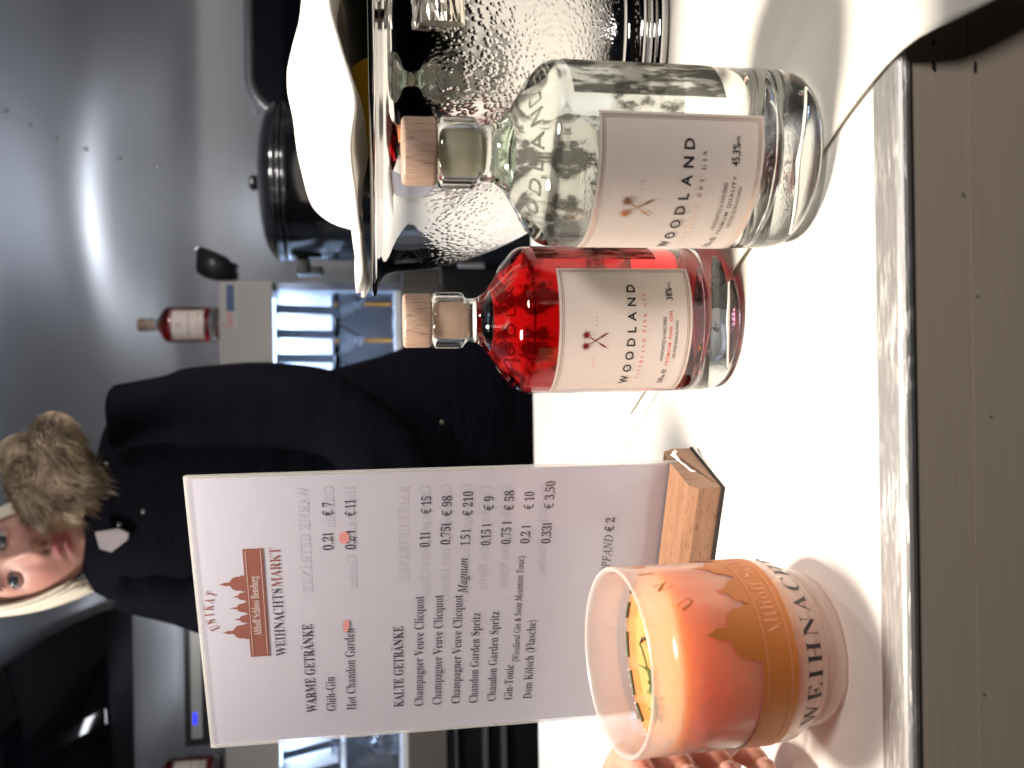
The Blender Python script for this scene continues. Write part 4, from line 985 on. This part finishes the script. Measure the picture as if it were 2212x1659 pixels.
# clamp lamp on the cabinet end
cl_p = at(478, 570, YF + .03)
lm = thing('clamp_spotlight', 'small black clamp spotlight on the end of the grey cabinet', 'spotlight', (cl_p.x, YF + .05, zT))
bm = bmesh.new()
pp = [at(X, Y, YF + .05) - Vector((cl_p.x, YF + .05, zT)) for X, Y in [(428, 588), (430, 548), (434, 535), (462, 545), (496, 560), (512, 585), (512, 603), (486, 606), (470, 606), (436, 597)]]
prism(bm, [(p.x, p.z) for p in pp], -.035, .035, lambda x, z, d: Vector((x, d, z))); es = [e for e in bm.edges]; bmesh.ops.bevel(bm, geom=es, offset=.004, segments=2, affect='EDGES'); link('lamp_head', bm, mat('matt_black_plastic', (.012, .013, .015), .35), lm, recalc=True)
sl = bpy.data.lights.new('added_wall_spot', 'SPOT'); sl.energy = 0.9; sl.color = (1, .95, .9); sl.spot_size = R(110); sl.spot_blend = 1; sl.shadow_soft_size = .03  # spot added at the clamp fitting to brighten the wall
so = bpy.data.objects.new('added_wall_spot', sl); COL.objects.link(so); so.location = (cl_p.x + .06, YF + .10, zT + .09); so.rotation_euler = Vector((.55, .30, .75)).to_track_quat('-Z', 'Y').to_euler()
q = at(432, 542, YF + .05) - Vector((cl_p.x, YF + .05, zT)); bm = bmesh.new(); bmesh.ops.create_uvsphere(bm, u_segments=16, v_segments=10, radius=.010, matrix=Matrix.Translation((q.x, -.02, q.z))); link('lens', bm, m_riv, lm)
bm = bmesh.new(); tube(bm, [(.0, 0, .03), (.0, 0, -.03), (.0, .03, -.03)], .006); link('clamp', bm, m_housing, lm)
# amplifier with blue LED
a0 = at(438, 1595, YF); a1 = at(405, 1308, YF)
am = thing('amplifier', 'flat black amplifier with silver front strip and blue power light', 'amplifier', (a0.x, YF, zT))
w_ = a1.x - a0.x
bm = bmesh.new(); box(bm, (-.02, .006, .0), (w_ + .03, .30, a1.z - zT + .012), .004); link('case', bm, m_dark, am, smooth=False)
bm = bmesh.new(); box(bm, (0, 0, a0.z - zT), (w_, .008, a1.z - zT - .004), .002); link('front_strip', bm, mat('silver_front', (.36, .36, .35), .4, .6), am, smooth=False)
m_blue = mat('blue_led', (.02, .03, .8), .4); bsdf(m_blue).inputs['Emission Color'].default_value = (.01, .02, 1, 1); bsdf(m_blue).inputs['Emission Strength'].default_value = 2.2
l0 = at(425, 1564, YF); l1 = at(418, 1540, YF); bm = bmesh.new(); box(bm, (l0.x - a0.x, -.003, l0.z - zT), (l1.x - a0.x, -.0005, l1.z - zT), .001); link('power_light', bm, m_blue, am)

# ================================================================== THE BARTENDER
Y0 = 1.47
per = thing('person', 'woman in dark navy parka with fur collar behind the bar, head tilted, watching', 'person', (-.20, Y0, -.98))
def Pe(o): o.parent = per; o.matrix_parent_inverse = Matrix.Translation((.20, -Y0, .98)); return o
m_face = mat('face_skin', (.64, .36, .27), .55, 0, Subsurface_Weight=.1, Subsurface_Radius=(1, .3, .15), Subsurface_Scale=.01)
vc = N(m_face, 'ShaderNodeVertexColor'); vc.layer_name = 'tone'; L(m_face, vc.outputs['Color'], bsdf(m_face).inputs['Base Color'])
eL, eR = at(30, 1246, Y0 - .075), at(2, 1173, Y0 - .075); em = (eL + eR) / 2; roll = math.atan2(eR.z - eL.z, eR.x - eL.x)
HM = Matrix.Translation(em) @ Matrix.Rotation(-roll * .9, 4, 'Y') @ Matrix.Rotation(R(6), 4, 'Z') @ Matrix.Rotation(R(4), 4, 'X') @ Matrix.Translation((0, .080, -.012))
bm = bmesh.new(); bmesh.ops.create_uvsphere(bm, u_segments=128, v_segments=96, radius=1.0)
def G(a, b): return math.exp(-(a / b) ** 2)
cl_ = bm.loops.layers.color.new('tone'); tone = {}
for v_ in bm.verts:
    x, y, z = v_.co; low = max(0, -z)
    X = .072 * x * (1 - .34 * low ** 1.4); Z = .118 * z; Yv = .092 * y * (1 - .10 * low)
    if y < 0:
        Yv *= .97; fr = min(1, -y * 1.6)
        Yv -= fr * (.020 * G(X, .0105) * G(Z + .030, .017) + .011 * G(X, .008) * G(Z + .008, .018) + .006 * G(abs(X) - .011, .006) * G(Z + .036, .008))
        Yv += fr * (.010 * G(abs(X) - .031, .015) * G(Z - .012, .011)); Yv -= fr * .004 * G(abs(X) - .03, .02) * G(Z - .032, .008)
        Yv -= fr * (.0075 * G(X, .019) * G(Z + .058, .0048) + .0085 * G(X, .017) * G(Z + .0695, .0055)); Yv += fr * .0055 * G(X, .024) * G(Z + .0635, .0022)
        Yv -= fr * (.008 * G(X, .018) * G(Z + .098, .013) + .006 * G(abs(X) - .036, .020) * G(Z + .03, .022))
    v_.co = (X, Yv, Z)
    c0 = Vector((.68, .50, .44)); bl = G(abs(X) - .036, .02) * G(Z + .03, .022) * (y < 0); c0 = c0.lerp(Vector((.66, .41, .37)), .6 * bl)
    lp = (y < -.3) * min(1, 1.5 * (G(X, .021) ** 2) * (G(Z + .058, .0055) + G(Z + .069, .0062))); c0 = c0.lerp(Vector((.50, .22, .22)), min(.85, lp))
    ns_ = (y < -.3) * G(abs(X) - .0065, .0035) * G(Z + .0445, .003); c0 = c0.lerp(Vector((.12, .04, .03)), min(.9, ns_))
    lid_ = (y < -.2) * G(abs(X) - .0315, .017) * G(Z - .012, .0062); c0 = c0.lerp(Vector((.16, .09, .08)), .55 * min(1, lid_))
    tone[v_] = c0
# neck continues the head mesh
nk = [(.050, -.085), (.050, -.12), (.055, -.165), (.075, -.20)]
lathe(bm, nk, 40, c=(0, .012, 0))
for f in bm.faces:
    for lp_ in f.loops: c0 = tone.get(lp_.vert, Vector((.60, .44, .39))); lp_[cl_] = (*c0, 1)
for v_ in bm.verts: v_.co = HM @ v_.co
head = Pe(link('head', bm, m_face))
m_eye = mat('eye_white', (.27, .255, .26), .25); m_iris = mat('iris_dark', (.02, .025, .03), .1); m_brow = mat('brow_brown', (.10, .065, .045), .8)
for sg in (-1, 1):
    bm = bmesh.new(); bmesh.ops.create_uvsphere(bm, u_segments=24, v_segments=16, radius=.0125, matrix=HM @ Matrix.Translation((sg * .0315, -.0735, .012)) @ Matrix.Diagonal((1.1, 1, .62, 1))); ey = link('eye', bm, m_eye); ey.parent = per; ey.matrix_parent_inverse = Matrix.Translation((.20, -Y0, .98))
    bm = bmesh.new(); bmesh.ops.create_uvsphere(bm, u_segments=16, v_segments=10, radius=.0078, matrix=HM @ Matrix.Translation((sg * .0315 - .001, -.0830, .0112)) @ Matrix.Diagonal((1, .55, .95, 1))); ir = link('iris', bm, m_iris); ir.parent = ey
    bm = bmesh.new(); rr = bmesh.ops.create_uvsphere(bm, u_segments=32, v_segments=24, radius=.0138)
    bmesh.ops.delete(bm, geom=[v_ for v_ in bm.verts if -.0068 < v_.co.z < .0030 + .0012 * math.cos(v_.co.x * 90)], context='VERTS')
    for v_ in bm.verts: v_.co = HM @ Matrix.Translation((sg * .0315, -.0735, .0118)) @ Matrix.Diagonal((1.15, 1, .68, 1)) @ v_.co
    Pe(link('eyelids', bm, mat('eyelid_skin', (.52, .33, .29), .5))).name = 'eyelid'
    bm = bmesh.new(); tube(bm, [HM @ Vector((sg * (.0315 + .0145 * q), -.0855 + .0065 * q * q, .0175 - .0050 * q * q)) for q in (-1, -.6, -.2, .2, .6, 1)], [.0006, .0013, .0017, .0017, .0015, .0007], 8); Pe(link('eyelashes', bm, m_brow))
    bm = bmesh.new(); tube(bm, [HM @ Vector((sg * (.016 + .009 * k), -.0875 + .0022 * k * k * .6, .031 + .0045 * k - .0014 * k * k)) for k in range(4)], [.0022, .003, .0028, .0012], 8); Pe(link('eyebrow', bm, m_brow))
    bm = bmesh.new(); bmesh.ops.create_uvsphere(bm, u_segments=14, v_segments=10, radius=1, matrix=HM @ Matrix.Translation((sg * .073, .006, -.004)) @ Matrix.Rotation(sg * R(20), 4, 'Z') @ Matrix.Diagonal((.007, .017, .029, 1))); Pe(link('ear', bm, mat('ear_skin', (.58, .31, .25), .5)))
# pale blond hair: locks falling on both sides
m_hair = mat('blond_hair', (.62, .55, .44), .45)
def locks(spec, nst, seedv, width):
    bm = bmesh.new(); random.seed(seedv)
    for k in range(nst):
        f = k / max(1, nst - 1) + random.uniform(-.06, .06); j = Vector((random.uniform(-.004, .004), random.uniform(-.006, .006), random.uniform(-.006, .006)))
        pts_ = [HM @ (a.lerp(b, f) + j * (.4 + i * .3)) for i, (a, b) in enumerate(spec)]; tube(bm, spline(pts_, 1), [width * .7] * 2 + [width] * (len(spline(pts_, 1)) - 4) + [width * .6, width * .2], 6)
    return bm
V3 = Vector
spL = [(V3((-.004, -.03, .120)), V3((-.03, .04, .120))), (V3((-.055, -.062, .080)), V3((-.072, .02, .085))), (V3((-.069, -.052, .03)), V3((-.084, .03, .03))), (V3((-.070, -.048, -.015)), V3((-.085, .03, -.02))), (V3((-.062, -.048, -.055)), V3((-.080, .03, -.08)))]
bm = locks(spL, 46, 3, .0042)
spR = [(V3((.004, -.03, .120)), V3((.03, .04, .120))), (V3((.055, -.062, .080)), V3((.072, .02, .085))), (V3((.070, -.045, .03)), V3((.086, .03, .03))), (V3((.074, -.030, -.015)), V3((.088, .03, -.02))), (V3((.072, -.02, -.03)), V3((.085, .03, -.08)))]
b2_ = locks(spR, 46, 4, .0042)
tmp = bpy.data.meshes.new('x'); b2_.to_mesh(tmp); bm.from_mesh(tmp); b2_.free(); bpy.data.meshes.remove(tmp)
# crown cap of hair
rr = bmesh.ops.create_uvsphere(bm, u_segments=40, v_segments=24, radius=1, matrix=HM @ Matrix.Translation((0, .018, .030)) @ Matrix.Diagonal((.080, .088, .100, 1)))
for v_ in rr['verts']: v_.co += Vector((noise.noise(v_.co * 60), noise.noise(v_.co * 55 + Vector((5, 0, 0))), 0)) * .004
Pe(link('hair', bm, m_hair))
# parka
m_parka = mat('navy_parka', (.0014, .0013, .0032), .85, 0, Specular_IOR_Level=.05)
bump(m_parka, noise_tex(m_parka, coords(m_parka, (3, 3, 8)), 3, 3), .35, .02)
rowsP = [(.668, -.243, .062, .062), (.655, -.232, .095, .085), (.635, -.195, .145, .105), (.605, -.178, .163, .120), (.56, -.168, .170, .130), (.46, -.166, .172, .135), (.37, -.165, .174, .135), (.28, -.155, .182, .140), (.20, -.147, .198, .145), (.13, -.135, .210, .15), (.06, -.118, .228, .155), (-.10, -.10, .250, .16), (-.40, -.10, .250, .16), (-.42, -.10, .10, .08)]
bm = bmesh.new(); seg = 72; rings = []
for z, cx, hw, dp in rowsP:
    ring = []
    for k in range(seg):
        a = 2 * math.pi * k / seg; ca, sa = math.cos(a), math.sin(a); pw = .75
        x = cx + hw * math.copysign(abs(ca) ** pw, ca); y = Y0 + .04 + dp * math.copysign(abs(sa) ** pw, sa)
        d = .006 * noise.noise((x * 12, y * 12, z * 16)) + .004 * noise.noise((x * 30, y * 20, z * 40)); ring.append(bm.verts.new((x + d * ca, y + d * sa, z)))
    rings.append(ring)
for A_, B_ in zip(rings, rings[1:]):
    for k in range(seg): bm.faces.new((A_[k], A_[(k + 1) % seg], B_[(k + 1) % seg], B_[k]))
bm.faces.new(rings[-1])
parka = Pe(link('parka', bm, m_parka, recalc=True))
# sleeves, bent forward
for nm, pts_, rad in (('sleeve', [(-.05, 1.44, .60), (-.03, 1.42, .48), (-.025, 1.38, .36), (-.04, 1.33, .27), (-.10, 1.28, .20), (-.17, 1.25, .15)], [.055, .066, .068, .064, .055, .048]), ('sleeve', [(-.30, 1.46, .60), (-.335, 1.44, .46), (-.335, 1.40, .34), (-.30, 1.33, .25), (-.25, 1.27, .18), (-.20, 1.25, .14)], [.05, .060, .062, .06, .052, .046])):
    bm = bmesh.new(); ps = spline(pts_, 2); n = len(ps); ra = [rad[min(len(rad) - 1, int(i * (len(rad) - 1) / (n - 1)))] * .5 + rad[min(len(rad) - 1, int(i * (len(rad) - 1) / (n - 1)) + 1)] * .5 for i in range(n)]
    tube(bm, ps, ra, 28)
    for v_ in bm.verts: v_.co += Vector((0, -1, .2)) * .010 * noise.noise(Vector((v_.co.x * 18, v_.co.y * 10, v_.co.z * 34)))
    o = link(nm, bm, m_parka); o.parent = parka
bm = bmesh.new()
for sx_o in (0, .03):
    ps = [(-.165 - sx_o, 1.24, .14), (-.18 - sx_o, 1.225, .115), (-.19 - sx_o, 1.22, .09)]
    tube(bm, ps, [.026, .030, .016], 14)
[Pe(o) for o in split_link('glove', bm, mat('glove_black', (.01, .01, .012), .7))]
# fur trim: thousands of hairs along the hood edge lying on the shoulder
m_fur = mat('fur_trim', (.40, .29, .185), .8)
L(m_fur, ramp(m_fur, noise_tex(m_fur, coords(m_fur), 28, 3), [(.30, (.085, .058, .045)), (.46, (.27, .195, .125)), (.7, (.42, .32, .215))]), bsdf(m_fur).inputs['Base Color'])
bm = bmesh.new(); random.seed(21)
yf = Y0 - .10
collars = [([(125, 905, .02), (112, 950, .0), (128, 1005, -.02), (122, 1050, -.035), (138, 1075, -.05), (165, 1092, -.055)], [.030, .042, .046, .044, .034, .016]),
           ([(30, 965, .05), (60, 1000, .03), (70, 1030, .0), (80, 1060, -.03), (90, 1085, -.045), (105, 1105, -.05)], [.036, .046, .048, .042, .032, .016]),
           ([(140, 925, .03), (150, 1000, .0), (165, 1045, -.03), (190, 1065, -.05)], [.02, .034, .030, .014])]
nh = (8500, 8000, 4500)
for (cp, cr), cnt_ in zip(collars, nh):
    ctr_ = spline([at(X, Y, yf + dy) for X, Y, dy in cp], 2); nn_ = len(ctr_)
    rad_ = [cr[min(len(cr) - 2, int(i * (len(cr) - 1) / (nn_ - 1)))] + (cr[min(len(cr) - 1, int(i * (len(cr) - 1) / (nn_ - 1)) + 1)] - cr[min(len(cr) - 2, int(i * (len(cr) - 1) / (nn_ - 1)))]) * ((i * (len(cr) - 1) / (nn_ - 1)) % 1.0) for i in range(nn_)]
    tube(bm, ctr_, [q * .72 for q in rad_], 16)
    for k in range(cnt_):
        i = random.randrange(nn_ - 1); f = random.random(); c0 = ctr_[i].lerp(ctr_[i + 1], f); r = rad_[i] * (1 - f) + rad_[i + 1] * f
        tg = (ctr_[i + 1] - ctr_[i]).normalized(); d = Vector((random.gauss(0, 1), random.gauss(0, 1), random.gauss(0, 1))); d = (d - tg * d.dot(tg)).normalized()
        if d.y > .6: continue
        p = c0 + d * r * random.uniform(.62, .74); sw = noise.noise_vector(p * 30) * .45
        t0 = (d * .45 + tg * .85 + sw + Vector((random.gauss(0, .14), random.gauss(0, .14), random.gauss(0, .14) - .12))).normalized(); l_ = random.uniform(.014, .034) * (1.5 if random.random() < .07 else 1)
        s_ = t0.cross(d); s_ = (s_ if s_.length > .01 else Vector((1, 0, 0))).normalized() * .0006
        t1 = (t0 + tg * .3 + Vector((0, 0, -.4))).normalized(); mid = p + t0 * l_ * .5; q = mid + t1 * l_ * .5
        a, b, c1, d1, e1 = [bm.verts.new(x) for x in (p - s_, p + s_, mid + s_ * .9, mid - s_ * .9, q)]
        bm.faces.new((a, b, c1, d1)); bm.faces.new((d1, c1, e1))
o = link('fur_trim', bm, m_fur); o.parent = parka
# pale collar tip under the chin
bm = bmesh.new(); yc_ = Y0 - .09; pol = [at(X, Y, yc_) for X, Y in [(205, 1150), (215, 1185), (240, 1193), (275, 1166), (277, 1152), (255, 1142)]]
a_ = [bm.verts.new(p) for p in pol]; b_ = [bm.verts.new(p + Vector((0, .006, 0))) for p in pol]; bm.faces.new(a_); bm.faces.new(b_[::-1])
for k in range(len(pol)): bm.faces.new((a_[k], b_[k], b_[(k + 1) % len(pol)], a_[(k + 1) % len(pol)]))
Pe(link('collar_tip', bm, mat('pale_collar', (.30, .26, .27), .8), recalc=True, smooth=False))
# snaps on the parka
bm = bmesh.new()
for X, Y in [(230, 1003), (258, 1132), (310, 1105), (955, 912)]:
    p = at(X, Y, Y0 - .115 if X < 900 else 1.30); bmesh.ops.create_uvsphere(bm, u_segments=12, v_segments=8, radius=.0038, matrix=Matrix.Translation(p))
split_link('snap_button', bm, mat('dull_snap', (.10, .095, .085), .4, .8), parka)
# trousers under the coat
bm = bmesh.new()
for sg in (-1, 1): tube(bm, [(-.10 + sg * .10, Y0 + .04, -.38), (-.10 + sg * .10, Y0 + .03, -.68), (-.10 + sg * .10, Y0 + .04, -.93)], [.11, .085, .065], 24)
Pe(link('trousers', bm, mat('black_trousers', (.01, .01, .012), .8)))
bm = bmesh.new()
for sg in (-1, 1): box(bm, (-.10 + sg * .10 - .05, Y0 - .12, -.98), (-.10 + sg * .10 + .05, Y0 + .11, -.90), .03)
[Pe(o) for o in split_link('boot', bm, mat('black_boots', (.012, .011, .011), .5))]
